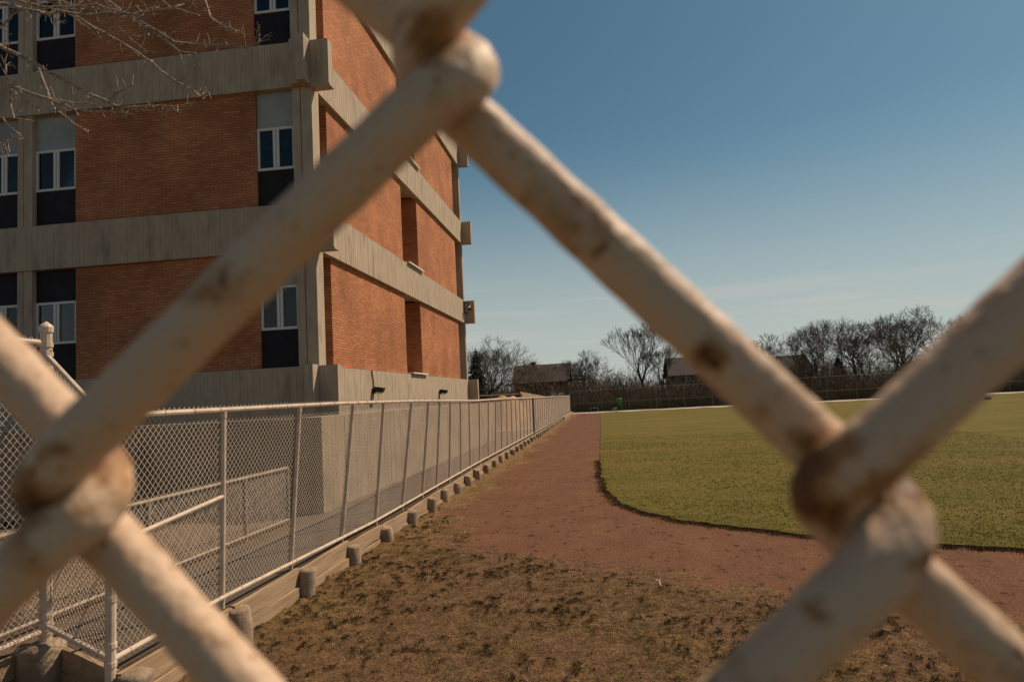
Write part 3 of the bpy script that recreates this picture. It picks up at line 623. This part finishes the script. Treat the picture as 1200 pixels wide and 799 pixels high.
def wire(i, j0, j1, dense_):
    """one zigzag wire between knot columns i and i+1"""
    ctl = []; D = DIA
    js = [j for j in range(j0, j1+1)]
    # corner c alternates: column i when (i+j) even ; the left wire of a knot bulges right, the right wire bulges left
    P = []
    for j in js:
        c = i if (i+j) % 2 == 0 else i+1
        k = knot(c, j); side = -1 if c == i else 1         # wire i is on the right of column i and bulges left there
        dz = {(2, 0): (-.0015, .0009), (1, -1): (-.0008, .0007), (0, 0): (-.0002, .0001)}.get((c, j), (-.0006, .0005)); dx = {(2, 0): (.0010, -.0004), (1, -1): (.0006, 0), (0, 0): (.0008, -.0002)}.get((c, j), (0, 0))   # the two hooked bends do not sit level
        P.append((k+Vector((side*.50*D+(dx[0] if side > 0 else dx[1]), 0, dz[0] if side > 0 else dz[1])), side))
    pts = []
    n = 14 if dense_ else 5
    for (a, sa), (b_, sb) in zip(P[:-1], P[1:]):
        # '/' strands go from a right corner down to a left corner -> front ; '\' strands -> back
        dep = -.56*D if sa > 0 else .56*D
        d = (b_-a); Ls = d.length; dn = d/Ls
        for t in np.linspace(0, 1, n*3, endpoint=False):
            s = t*Ls; e = min(s, Ls-s)
            f = min(1, e/(1.15*D)); f = math.sin(f*math.pi/2)
            q = a+dn*s; q = Vector((q.x, YD+dep*f, q.z)); ov = max(0, 1-e/(1.3*D))**2*.30*D
            q.x += (sa if s < Ls/2 else sb)*ov*0
            pts.append(q)
    # soften corners
    for _ in range(3 if dense_ else 1):
        pts = [pts[0]]+[pts[k]*.5+(pts[k-1]+pts[k+1])*.25 for k in range(1, len(pts)-1)]+[pts[-1]]
    sides = 18 if dense_ else 7
    near = [min((p-a).length for a, _ in P) for p in pts]
    rad = [D/2*(1+.06*mnoise.noise((p.x*260, p.z*260, i*3.1))+.035*mnoise.noise((p.x*700, p.z*700, i))+.08*max(0, 1-q/(1.3*D))*(1+.8*mnoise.noise((p.x*500, p.z*500, i+4)))) for p, q in zip(pts, near)]
    mb = MB(); mb.tube(pts, rad, sides); o = mb.obj('wire', M['rust_shade'], FG, smooth=True)
    at = o.data.attributes.new('rust_shade', 'FLOAT', 'POINT'); V = np.array(mb.v); R = np.zeros(len(V))
    if dense_:
        wn = .45+1.5*fbm(V[:, 0]*420+V[:, 1]*300+i, V[:, 2]*420, 3, 15)
        wv = np.stack([fbm(V[:, 0]*240+q*9.7+i, V[:, 2]*240+q*3.1, 2, 41+q)-.5 for q in range(3)], 1)*.0034
        for p, s, a in RUST_SHADE_W: R = np.maximum(R, a*np.exp(-((V+wv-np.array(p))**2).sum(1)*wn**2/(1.6*s*s)))
    if dense_:
        dk_ = np.min([((V[:, [0, 2]]-np.array([a.x, a.z]))**2).sum(1) for a, _ in P], axis=0)
        R = np.maximum(R, .46*np.exp(-dk_/(1.15*D)**2)*smooth(.42, .66, fbm(V[:, 0]*260+i*7, V[:, 2]*260, 3, 25)))
    else: R = np.clip((fbm(V[:, 0]*120+i, V[:, 2]*120, 3, 5)-.6)*3, 0, 1)
    at.data.foreach_set('value', R.astype(np.float32))
for i in range(-26, 27): 
    if i in (-2, -1, 0, 1, 2): wire(i, -5, 6, True)
    if i in (-2, -1, 0, 1, 2): pass
    else: wire(i, -14, 40, False)

# ------------------------------------------------------------------ bare trees
def grow_tree(seed, h=11, spread=.55, trunk_r=.22, levels=6, fork=(2, 3), up=.25, lowest=.22, droop=0., tw=.015):
    """returns (trunk prisms, crown prisms): arrays of ends and radii"""
    rr = np.random.default_rng(seed); T = []; C = []
    def grow(p, d, length, r, lev):
        n = 3 if lev < 2 else 2; q = p.copy(); dd = d.copy(); ra = r; nodes = []
        for s in range(n):
            dd = dd+rr.normal(0, .13, 3)+np.array([0, 0, (up if lev < 4 else up-droop)*.35]); dd /= np.linalg.norm(dd)
            e = q+dd*length/n; rb = max(tw*.75, ra*(.86 if lev < 2 else .78)); (T if lev < 2 else C).append((q, e, ra, rb)); nodes.append((e, dd.copy(), rb)); q = e; ra = rb
        if lev >= levels: return
        k = rr.integers(fork[0], fork[1]+1)
        for j in range(k):
            ax = rr.normal(0, 1, 3); ax -= dd*ax.dot(dd); ax /= np.linalg.norm(ax)
            a = spread*rr.uniform(.55, 1.25); nd = dd*math.cos(a)+ax*math.sin(a)
            grow(q, nd, length*rr.uniform(.68, .88), ra*(.78 if j else .88), lev+1)
        if lev >= 1:
            for e, d0, rb in nodes[:-1]:
                if rr.random() < .85:
                    ax = rr.normal(0, 1, 3); ax -= d0*ax.dot(d0); ax /= np.linalg.norm(ax); a = spread*rr.uniform(.9, 1.5)
                    grow(e, d0*math.cos(a)+ax*math.sin(a), length*rr.uniform(.5, .75), max(rb*.5, tw), lev+2)
    grow(np.zeros(3), np.array([rr.normal(0, .05), rr.normal(0, .05), 1.]), h*lowest, trunk_r, 0)
    zs = max(c[1][2] for c in C); f = h/zs
    def pk(L): return [np.array([x[0] for x in L])*f, np.array([x[1] for x in L])*f, np.array([x[2] for x in L]), np.array([x[3] for x in L])]
    return pk(T), pk(C)
def tree_proto(name, label, loc, group, twig='twig', **k):
    T, C = grow_tree(**k); o = thing(name, loc, label, 'tree', group)
    tv = prisms(*T, n=6); np_mesh('trunk', tv[0]+np.array(loc), tv[1], M['bark'], o); cv = prisms(*C, n=3); np_mesh('crown', cv[0]+np.array(loc), cv[1], M[twig], o)
    return o
def copy_tree(src, loc, rz, sc, label):
    o = src.copy(); COL.objects.link(o); o.location = loc; o.rotation_euler = (0, 0, rz); o.scale = (sc[0], sc[0], sc[1]); o['label'] = label
    for ch in src.children: c = ch.copy(); COL.objects.link(c); c.parent = o; c.matrix_parent_inverse = ch.matrix_parent_inverse.copy()
    return o
G = 'bare trees beyond the field'
PR = [dict(seed=3, h=11, spread=.42, levels=7, up=.30, trunk_r=.26, lowest=.2), dict(seed=12, h=12, spread=.55, levels=7, up=.2, trunk_r=.30, lowest=.24), dict(seed=21, h=9, spread=.5, levels=7, up=.22, trunk_r=.2, lowest=.16),
      dict(seed=33, h=11, spread=.62, levels=7, up=.12, trunk_r=.24, lowest=.2), dict(seed=44, h=12, spread=.5, levels=7, up=.1, trunk_r=.3, lowest=.3)]
# pixel x of the trunk, distance, pixel y of the top, prototype, label
TREES = [(752, 92, 376, 0, 'big dark bare tree with upswept limbs between the two houses'),
         (692, 96, 408, 2, 'rounded bare tree right of the dark roofed house'),
         (562, 86, 394, 3, 'broad bare tree just behind the far corner of the brick block'),
         (583, 113, 408, 0, 'dense bare tree left of the dark roofed house'),
         (578, 97, 402, 1, 'leaning bare tree between the corner tree and the dark roofed house'),
         (948, 101, 384, 1, 'spreading bare tree just left of the dark dense tree'),
         (1060, 106, 366, 0, 'slim upswept tree behind the wide reddish brown tree'),
         (613, 122, 420, 2, 'small bare treetop showing over the left end of the dark roof'),
         (654, 128, 421, 3, 'pale thin treetop over the middle of the dark roof'),
         (675, 118, 424, 2, 'thin bare treetop at the right end of the dark roof'),
         (718, 104, 420, 3, 'low twiggy tree between the rounded tree and the upswept tree'),
         (778, 100, 404, 0, 'slanting bare tree against the second house'),
         (838, 104, 400, 2, 'bare tree behind the sloping foreground wire'),
         (866, 110, 396, 3, 'bare tree right behind the rusty wire spot'),
         (899, 96, 389, 2, 'leftmost small bare tree in the gap right of the wire'),
         (918, 104, 396, 3, 'reddish small tree above the long low roof'),
         (966, 90, 374, 0, 'dark dense tree at the left of the tall right group'),
         (983, 96, 380, 3, 'twiggy tree behind the dark dense tree'),
         (1004, 92, 367, 1, 'tall grey tree second in the right group'),
         (1022, 98, 375, 2, 'crooked tree in the middle of the right group'),
         (1047, 90, 357, 3, 'wide reddish brown tree in the right group'),
         (1072, 97, 370, 1, 'tree behind the wide reddish brown tree'),
         (1097, 92, 356, 4, 'umbrella crowned bare tree at the right of the group'),
         (1130, 94, 364, 1, 'bare tree hidden behind the right foreground wire'),
         (1160, 92, 372, 3, 'bare tree at the far right behind the wire'),
         (1192, 95, 372, 0, 'rightmost bare tree by the frame edge')]
first = {}
for x, Y, yt, pi, lab in TREES:
    wd_ = 1.25 if x < 600 else 1.15 if x > 940 else 1.0
    base = atY(x, 460, Y); top = atY(x, yt, Y).z; loc = (base.x, Y, 0)
    if pi not in first: first[pi] = (tree_proto('bare_tree', lab, loc, G, 'twig_red' if pi == 3 else 'twig', **PR[pi]), PR[pi]['h']); o = first[pi][0]; f = top/first[pi][1]; o.scale = (max(f, .8)*wd_, max(f, .8)*wd_, f)
    else: f = top/first[pi][1]; copy_tree(first[pi][0], loc, rng.uniform(0, 6.28), (max(f, .75)*rng.uniform(.9, 1.1)*wd_, f), lab)
# conifer behind the building
def conifer(loc, h, label):
    o = thing('conifer_tree', loc, label, 'tree'); mb = MB(); mb.tube([(loc[0], loc[1], 0), (loc[0], loc[1], h)], [.18, .02], 6); mb.obj('trunk', M['bark'], o)
    k = 5200; f = 1-np.sqrt(rng.random(k)); z = h*(.1+.9*f); r = (1-f)*h*.26*np.sqrt(rng.random(k))*(.75+.25*np.sin(z*9)); a = rng.uniform(0, 6.28, k)
    P = np.c_[loc[0]+r*np.cos(a), loc[1]+r*np.sin(a), z-.25*r]; Q = P+np.c_[np.cos(a)*.3, np.sin(a)*.3, -.05-.15*rng.random(k)]*rng.uniform(.4, 2.4, (k, 1))
    V, F = prisms(P, Q, .035, .01); np_mesh('crown', V, F, M['needle'], o)
p = atY(559.5, 460, 86); conifer((p.x, 86, 0), atY(560, 408, 86).z, 'narrow dark conifer beside the far end of the brick block')
p = atY(985, 460, 93); conifer((p.x, 93, 0), atY(985, 417, 93).z, 'small dark evergreen in front of the right tree group')
# brush along the far fence
def brush(name, label, x0, x1, y0, y1, hmax, k, r, cols, seed):
    rg = np.random.default_rng(seed); x = rg.uniform(x0, x1, k); y = rg.uniform(y0, y1, k)
    hh = hmax*(.15+1.0*np.clip(fbm(x*.3, y*.3, 4, seed)*2.2-.6, 0, 1)); z = hh*rg.random(k)**1.35
    P = np.c_[x, y, z]; d = np.c_[rg.normal(0, .45, k), rg.normal(0, .45, k), rg.uniform(.3, 1.2, k)]; Q = P+d*rg.uniform(.3, 1.0, (k, 1))*(1.6 if hmax > 6 else 1)
    V, F = prisms(P, Q, r, r*.5); t = rg.random(k)[:, None]; t = np.clip(t*.5+(fbm(x*.5, y*.5, 3, seed+9)[:, None]-.3)*1.3, 0, 1); C = np.repeat(np.array([cols[0]])*(1-t)+np.array([cols[1]])*t, 6, 0)
    tag(np_mesh(name, V, F, M['brush'], col=C), label, 'undergrowth', kind='stuff')
BC = ((.17, .12, .085), (.07, .055, .038))
brush('undergrowth', 'tangled brown brush behind the far fence', -14, 75, 82.5, 92, 3.6, 60000, .024, BC, 5)
brush('undergrowth', 'greenish low growth at the foot of the far fence', -14, 75, 81.2, 83, 1.2, 9000, .022, ((.07, .065, .03), (.05, .045, .025)), 6)
brush('distant_wood', 'hazy line of distant bare woodland', -120, 220, 130, 185, 6.5, 150000, .03, ((.085, .062, .05), (.055, .043, .037)), 8)

# near tree whose lit branches hang into the top left
NT = thing('branching_tree', (-9.6, 8.6, .38), 'sunlit bare branches hanging into the top left corner', 'tree')
CR = 260/1200
BR = [(.013, 8.0, [(-60, 220), (0, 250), (190, 345), (330, 430), (470, 500), (560, 545), (650, 580), (740, 585), (830, 575)]), (.007, 8.0, [(195, 350), (230, 430), (265, 520), (300, 590), (400, 665), (480, 720)]),
      (.010, 7.7, [(-60, 405), (0, 435), (110, 485), (270, 540), (400, 590), (500, 605), (600, 605), (720, 620)]), (.006, 7.7, [(270, 540), (400, 555), (520, 565)]),
      (.010, 8.4, [(180, -40), (350, 55), (480, 130), (600, 195), (700, 255), (830, 345), (950, 440), (1040, 485), (1090, 520), (1130, 500)]),
      (.011, 8.2, [(540, -30), (580, 0), (690, 85), (800, 160), (900, 220), (970, 280), (1060, 290)]), (.010, 8.25, [(640, 40), (700, 90), (850, 170), (950, 225), (1060, 240), (1180, 245), (1330, 255), (1400, 230), (1405, 190)]),
      (.007, 8.1, [(440, -30), (500, 25), (590, 90), (680, 190), (800, 285)]), (.005, 8.1, [(680, 195), (740, 198), (800, 195)]), (.008, 7.9, [(660, 95), (730, 80), (900, 45), (1000, 20), (1060, -20)]),
      (.008, 8.3, [(850, -30), (875, 0), (930, 45), (1080, 85)]), (.007, 8.6, [(1100, -20), (1140, 95), (1200, 140), (1290, 170)]), (.007, 7.5, [(-40, 570), (0, 610), (60, 690), (120, 740)]),
      (.006, 7.7, [(10, 300), (50, 470), (60, 560), (80, 640), (180, 655)]), (.007, 8.3, [(340, 50), (440, 125), (515, 190)]), (.012, 7.8, [(-60, 5), (0, 20), (130, 50), (250, 75), (320, 60), (480, 85), (620, 70)]),
      (.005, 8.0, [(510, 75), (590, 175)]), (.006, 7.7, [(70, 490), (130, 545), (200, 575)]), (.006, 8.0, [(560, 547), (640, 500), (715, 460)]), (.006, 8.0, [(640, 578), (870, 570), (960, 580), (1030, 560)]),
      (.009, 7.9, [(-60, -50), (100, 10), (260, 40), (380, 35), (520, 30), (640, 60), (780, 95)]), (.007, 7.8, [(-60, 130), (0, 150), (70, 80), (150, 20), (200, -30)]), (.006, 8.1, [(300, -30), (330, 30), (420, 60), (560, 75), (680, 70)]),
      (.006, 7.6, [(-40, 750), (0, 770), (30, 790), (60, 760)]), (.006, 8.2, [(880, -20), (840, 30), (800, 60), (760, 75)]), (.006, 7.9, [(120, -30), (200, 50), (300, 110), (330, 120)])]
rb = random.Random(5)
for r, Y, pl in BR:
    P3 = [atY(x*CR, y*CR, Y-.0004*x*rb.uniform(.2, 1)) for x, y in pl]
    q = []
    for a, c in zip(P3[:-1], P3[1:]):
        m_ = max(2, int((c-a).length/.12)); q += [a+(c-a)*k/m_+Vector((rb.gauss(0, .006), rb.gauss(0, .006), rb.gauss(0, .006))) for k in range(m_)]
    q.append(P3[-1]); n = len(q); mb = MB(); mb.tube(q, [2.2*r*(1-.5*k/n) for k in range(n)], 6)
    for k in range(1, n):                                        # side twigs with buds
        for _ in range(3):
            if rb.random() < .62:
                t = (q[k]-q[k-1]).normalized(); d = (t*.7+Vector((rb.gauss(0, .6), rb.gauss(0, .5), rb.gauss(.05, .6)))).normalized(); Lt = rb.uniform(.04, .17)
                m1 = q[k]+d*Lt*.5+Vector((0, 0, rb.gauss(0, .02))); e = q[k]+d*Lt+Vector((0, 0, rb.gauss(.02, .04)))
                mb.tube([q[k], m1, e], [.006, .005, .0035], 4)
                if rb.random() < .5: d2 = (d+Vector((rb.gauss(0, .6), rb.gauss(0, .6), rb.gauss(0, .6)))).normalized(); mb.tube([m1, m1+d2*Lt*.5], [.0035, .0025], 4)
    mb.obj('branch', M['near_bark'], NT)
mb = MB(); tb = Vector((-9.6, 8.6, .2))
mb.tube([tb, tb+Vector((.05, -.05, 1.6)), tb+Vector((-.05, .05, 3.6)), tb+Vector((.1, 0, 5.4)), tb+Vector((0, .2, 8.5))], [.22, .18, .15, .12, .06], 10)
for (r, Y, pl) in (BR[0], BR[2], BR[15], BR[20], BR[21], BR[12], BR[23]):
    e = atY(pl[0][0]*CR, pl[0][1]*CR, Y); s = tb+Vector((.05, 0, 3.2+rb.uniform(0, 2.6))); mb.tube([s, (s+e)/2+Vector((0, 0, .2)), e], [.055, .035, r], 6)
for (r, Y, pl) in (BR[4], BR[5], BR[7], BR[10], BR[11], BR[9], BR[22], BR[24], BR[25]):
    e = atY(pl[0][0]*CR, pl[0][1]*CR, Y); s = tb+Vector((.03, .1, 5.6+rb.uniform(0, 2.4))); mb.tube([s, (s+e)/2+Vector((0, 0, .9)), e], [.06, .04, r], 6)
mb.obj('trunk', M['near_bark'], NT, smooth=True)

# ------------------------------------------------------------------ houses and things beyond the field
def house(name, x0, x1, y, dep, ze, zr, label, roof, wall, wins, gable=0):
    o = thing(name, ((x0+x1)/2, y, 0), label, 'house'); b = MB(); b.box(x0+.3, x1-.3, y, y+dep, -.1, ze); b.obj('wall', M[wall], o)
    r = MB(); t = .18; ym = y+dep/2; e = .5
    sec = [(y-e, ze-.15), (ym, zr), (y+dep+e, ze-.15), (y+dep+e, ze-.15+t), (ym, zr+t), (y-e, ze-.15+t)]
    n = 6; V = [(x0, a, z) for a, z in sec]+[(x1, a, z) for a, z in sec]
    r.add(V, [(0, 1, 4, 5), (1, 2, 3, 4), (6, 11, 10, 7), (7, 10, 9, 8), (5, 4, 10, 11), (4, 3, 9, 10), (0, 6, 7, 1), (1, 7, 8, 2), (0, 5, 11, 6), (2, 8, 9, 3)])
    ro = r.obj('roof', M[roof], o)
    g = MB()
    for x in (x0+.3, x1-.3-.2): g.add([(x, y, ze), (x, y+dep, ze), (x, ym, zr-.02), (x+.2, y, ze), (x+.2, y+dep, ze), (x+.2, ym, zr-.02)], [(0, 1, 2), (3, 5, 4), (0, 2, 5, 3), (1, 4, 5, 2), (0, 3, 4, 1)])
    g.obj('gable', M[wall], o)
    for wx, wz, ww, wh in wins:
        f = MB(); f.box(wx-ww/2, wx+ww/2, y-.06, y-.002, wz, wz+.08); f.box(wx-ww/2, wx+ww/2, y-.06, y-.002, wz+wh-.08, wz+wh)
        for a in (wx-ww/2, wx+ww/2-.08, wx-.04): f.box(a, a+.08, y-.06, y-.003, wz+.081, wz+wh-.081)
        fo = f.obj('window', M['white'], o); p = MB(); p.box(wx-ww/2+.02, wx+ww/2-.02, y-.03, y-.012, wz+.02, wz+wh-.02); p.obj('pane', M['spandrel'], fo)
    return o, ro
a0 = atY(603, 431, 106); a1 = atY(668, 427.5, 106); e_ = atY(636, 448, 102)
h1, r1 = house('house', a0.x, a1.x, 102, 8, e_.z, a0.z+.1, 'low dark roofed brick house beyond the end of the fence', 'shingle', 'far_brick', [(a0.x+2, 1.2, 1.5, 1.3), (a0.x+6.3, 1.2, 1.6, 1.3)])
for xx in (611, 631, 653.5):
    q = atY(xx, 432.5, 105); b = MB(); b.lathe((q.x, 105.2, r1.data.vertices[1].co.z-.15), [(.09, -.2), (.09, .25), (.16, .27), (.16, .36), (.05, .4)], 8); b.obj('roof_vent', M['white'], r1)
b = MB(); b.box(a0.x+2.4, a0.x+3.1, 106.3, 107, a0.z-1, a0.z+.75); b.obj('chimney', M['far_brick'], r1)
b = MB(); q = atY(674, 445, 102); b.box(a1.x-.2, a1.x+2.3, 100.5, 103.5, q.z-.1, q.z+.15); b.box(a1.x+2, a1.x+2.15, 100.6, 100.75, 0, q.z-.1); b.obj('porch_roof', M['shingle'], h1)
b0 = atY(779, 421, 100); b1 = atY(846, 417, 100); e_ = atY(800, 440, 96.5)
h2, r2 = house('house', b0.x, b1.x, 96.5, 8, e_.z, b0.z, 'grey roofed stucco house half hidden behind the sloping wire', 'grey_shingle', 'stucco', [(b0.x+2.2, 2.6, 1.2, 1.2), (b0.x+5, 2.6, 1.4, 1.2), (b0.x+3.5, .8, 1.6, 1.0)])
b = MB(); b.box(b0.x+.6, b0.x+6, 93.6, 96.4, 1.15, 1.3); b.box(b0.x+.6, b0.x+6, 93.5, 93.6, 2.0, 2.1)
for k in range(8): b.box(b0.x+.6+k*.76, b0.x+.7+k*.76, 93.5, 93.6, 0, 2.0)
b.obj('deck', M['stucco'], h2)
c0 = atY(884, 420, 112); c1 = atY(944, 416, 112); e_ = atY(915, 439, 108)
house('house', c0.x, c1.x, 108, 8, e_.z, c0.z, 'long low house with brown roof left of the right tree group', 'shingle', 'far_brick', [(c0.x+2, 1, 1.4, 1.2), (c0.x+5, 1, 1.4, 1.2)])
q0 = atY(644, 463, 90); q1 = atY(662, 460.5, 90)
o = thing('garden_shed', ((q0.x+q1.x)/2, 90, 0), 'small shed with pale blue grey roof in front of the brick house', 'shed')
b = MB(); b.box(q0.x+.1, q1.x-.1, 89.2, 91, -.1, q0.z-.5); b.obj('wall', M['far_brick'], o)
b = MB(); zz = q0.z; b.add([(q0.x, 89, zz-.55), (q1.x, 89, zz-.55), (q1.x-.2, 90.2, zz+.2), (q0.x+.2, 90.2, zz+.2), (q0.x, 91.2, zz-.55), (q1.x, 91.2, zz-.55)], [(0, 1, 2, 3), (3, 2, 5, 4), (0, 3, 4), (1, 5, 2), (0, 4, 5, 1)]); b.obj('roof', M['siding'], o)
# tall fence across the far end of the field
FF = thing('far_field_fence', (30, 81, 0), 'tall thin chain link fence across the far end of the field', 'fence')
zf = lambda x: H+.3+.012*max(0, x)*.6
for x in list(np.arange(-3.3, 62, 3.05)):
    post(FF, (x, 81, -.05), (x, 81, zf(x)), .026, 'loop', 'galv')
b = MB(); b.tube([(-3.3, 81, zf(0)), (20, 81, zf(20)), (61, 81, zf(61))], .022, 6); b.obj('top_rail', M['galv'], FF)
b = MB(); b.tube([(-3.3, 81, 1.15), (61, 81, 1.25)], .018, 6); b.obj('middle_rail', M['galv'], FF)
b = MB(); b.tube([(-.3, 81, 1.9), (1.3, 81, .8)], .018, 6); b.obj('brace_rail', M['galv'], FF)
chain_mesh(lambda u, v, o: (u, 81.05+o, .05+v), -3.3, 61, 2.45, 'wire_mesh', FF, pitch=.15, r=.002, seg=1, m='galv')
# second fence behind the long fence, closing off the yard of the block
YFN = thing('yard_fence', (-9, 44, .38), 'weathered slatted fence behind the long fence past the brick block', 'fence')
p0 = atY(610, 459, 47); p1 = atY(640, 464.5, 70)
b = MB(); b.tube([(p0.x-9, 46.8, p0.z-.1), (p0.x, 47, p0.z-.15)], .05, 6); b.obj('top_rail', M['plank'], YFN)
k = 40
for i in range(k):
    f = i/k; f2 = (i+.93)/k; b = MB(); xa, xb = p0.x+(p1.x-p0.x)*f, p0.x+(p1.x-p0.x)*f2; ya, yb = 47+23*f, 47+23*f2; z = p0.z+(p1.z-p0.z)*f+rng.uniform(-.03, .03)
    b.add([(xa, ya, .3), (xb, yb, .3), (xb-.04, yb, .3), (xa-.04, ya, .3), (xa, ya, z), (xb, yb, z), (xb-.04, yb, z), (xa-.04, ya, z)], [(3, 2, 1, 0), (4, 5, 6, 7), (0, 1, 5, 4), (1, 2, 6, 5), (2, 3, 7, 6), (3, 0, 4, 7)])
    b.obj('slat', M['plank'], YFN)
for i in range(4): b = MB(); xx = p0.x-9+i*3; b.box(xx, xx+.1, 46.85, 46.95, .3, p0.z-.12); b.obj('post', M['plank'], YFN)
# earth mound
def mound():
    c = atY(590, 466, 41); n = 40; V = []; F = []
    for i in range(n+1):
        for j in range(n+1):
            u, v = i/n*2-1, j/n*2-1; r = math.hypot(u, v); hgt = smooth(1.0, .2, r)*(c.z-.30)*(1+.08*mnoise.noise((u*3, v*3, 2)))+.10*mnoise.noise((u*7, v*7, 4))*max(0, 1-r)
            V.append((c.x+u*2.0, 42+v*2.6, .34+float(hgt))); 
    F = [(i*(n+1)+j, (i+1)*(n+1)+j, (i+1)*(n+1)+j+1, i*(n+1)+j+1) for i in range(n) for j in range(n)]
    b = MB(); b.add(V, F); tag(b.obj('earth_mound', M['sand'], smooth=True), 'pale orange heap of earth rising behind the long fence', 'mound')
mound()
# bin, bench, sack, bag, litter
def bin_():
    p = atY(726, 470, 82); x = p.x; o = thing('wheelie_bin', (x, 82, 0), 'small bright green bin among the brown brush', 'bin'); b = MB()
    b.add([(x-.27, 81.7, .08), (x+.27, 81.7, .08), (x+.27, 82.2, .08), (x-.27, 82.2, .08), (x-.33, 81.6, 1.35), (x+.33, 81.6, 1.35), (x+.33, 82.3, 1.35), (x-.33, 82.3, 1.35)], [(3, 2, 1, 0), (4, 5, 6, 7), (0, 1, 5, 4), (1, 2, 6, 5), (2, 3, 7, 6), (3, 0, 4, 7)])
    b.obj('body', M['green'], o); b = MB(); b.add([(x-.36, 81.55, 1.352), (x+.36, 81.55, 1.352), (x+.36, 82.35, 1.352), (x-.36, 82.35, 1.352), (x-.3, 81.6, 1.42), (x+.3, 81.6, 1.42), (x+.3, 82.3, 1.5), (x-.3, 82.3, 1.5)], [(3, 2, 1, 0), (4, 5, 6, 7), (0, 1, 5, 4), (1, 2, 6, 5), (2, 3, 7, 6), (3, 0, 4, 7)]); b.obj('lid', M['green'], o)
    for s in (-.25, .2): b = MB(); b.tube([(x+s, 82.2, .1), (x+s+.05, 82.2, .1)], .1, 10); b.obj('wheel', M['bag'], o)
bin_()
p = atY(697, 478, 81.8); o = thing('bench', (p.x, 81.8, 0), 'low white bench at the foot of the far fence', 'bench')
b = MB(); b.box(p.x-.55, p.x+.42, 81.6, 82, .50, .58); b.obj('seat', M['white'], o)
for s in (-.45, .36): b = MB(); b.add([(p.x+s, 81.65, 0), (p.x+s+.1, 81.65, 0), (p.x+s+.1, 81.95, 0), (p.x+s, 81.95, 0), (p.x+s-.08, 81.65, .499), (p.x+s+.02, 81.65, .499), (p.x+s+.02, 81.95, .499), (p.x+s-.08, 81.95, .499)], [(3, 2, 1, 0), (4, 5, 6, 7), (0, 1, 5, 4), (1, 2, 6, 5), (2, 3, 7, 6), (3, 0, 4, 7)]); b.obj('leg', M['white'], o)
def lump(name, c, s, m, label, cat, seed):
    bm = bmesh.new(); bmesh.ops.create_icosphere(bm, subdivisions=3, radius=1)
    for v in bm.verts:
        n = v.co.normalized(); d = 1+.28*mnoise.noise(n*1.7+Vector((seed, 0, 0)))+.14*mnoise.noise(n*4+Vector((0, seed, 0))); v.co = Vector((n.x*s[0], n.y*s[1], max(n.z, -.7)*s[2]))*d
    me = bpy.data.meshes.new(name); bm.to_mesh(me); bm.free(); me.materials.append(M[m]); o = link(name, me); o.location = c; return tag(o, label, cat)
p = atY(721, 478.5, 81.9); lump('white_sack', (p.x, 81.9, .3), (.42, .25, .24), 'white', 'crumpled white sack lying right of the low white bench', 'sack', 3)
p = atZ(1157, 468.5, .05); lump('dark_bag', (p.x, p.y, .2), (.32, .2, .16), 'bag', 'small dark bag lying far out on the grass', 'bag', 9)
def litter(px, py, s, label, seed):
    p = atZ(px, py, .02); rr = random.Random(seed); b = MB(); n = 9; prof = [(.55, 0), (.62, .35), (.72, .75), (.8, 1.0), (.74, 1.0), (.6, .4), (.45, .1)]
    b.lathe((0, 0, 0), prof, n); b.v = [((x*(1+.35*mnoise.noise((x*2+seed, y*2, z))))*s*.5+z*s*.25, y*s*.5*(1+.3*mnoise.noise((x, y*2+seed, z*2))), z*s) for x, y, z in b.v]
    o = b.obj('paper_cup', M['paper']); o.location = p; o.rotation_euler = (rr.uniform(-.2, .2), rr.uniform(-.3, .3), rr.uniform(0, 6)); return tag(o, label, 'litter')
litter(773, 686, .065, 'crumpled white paper cup at the edge of the cinder track', 3); litter(529, 589, .07, 'white scrap of litter beside a fence footing', 8)
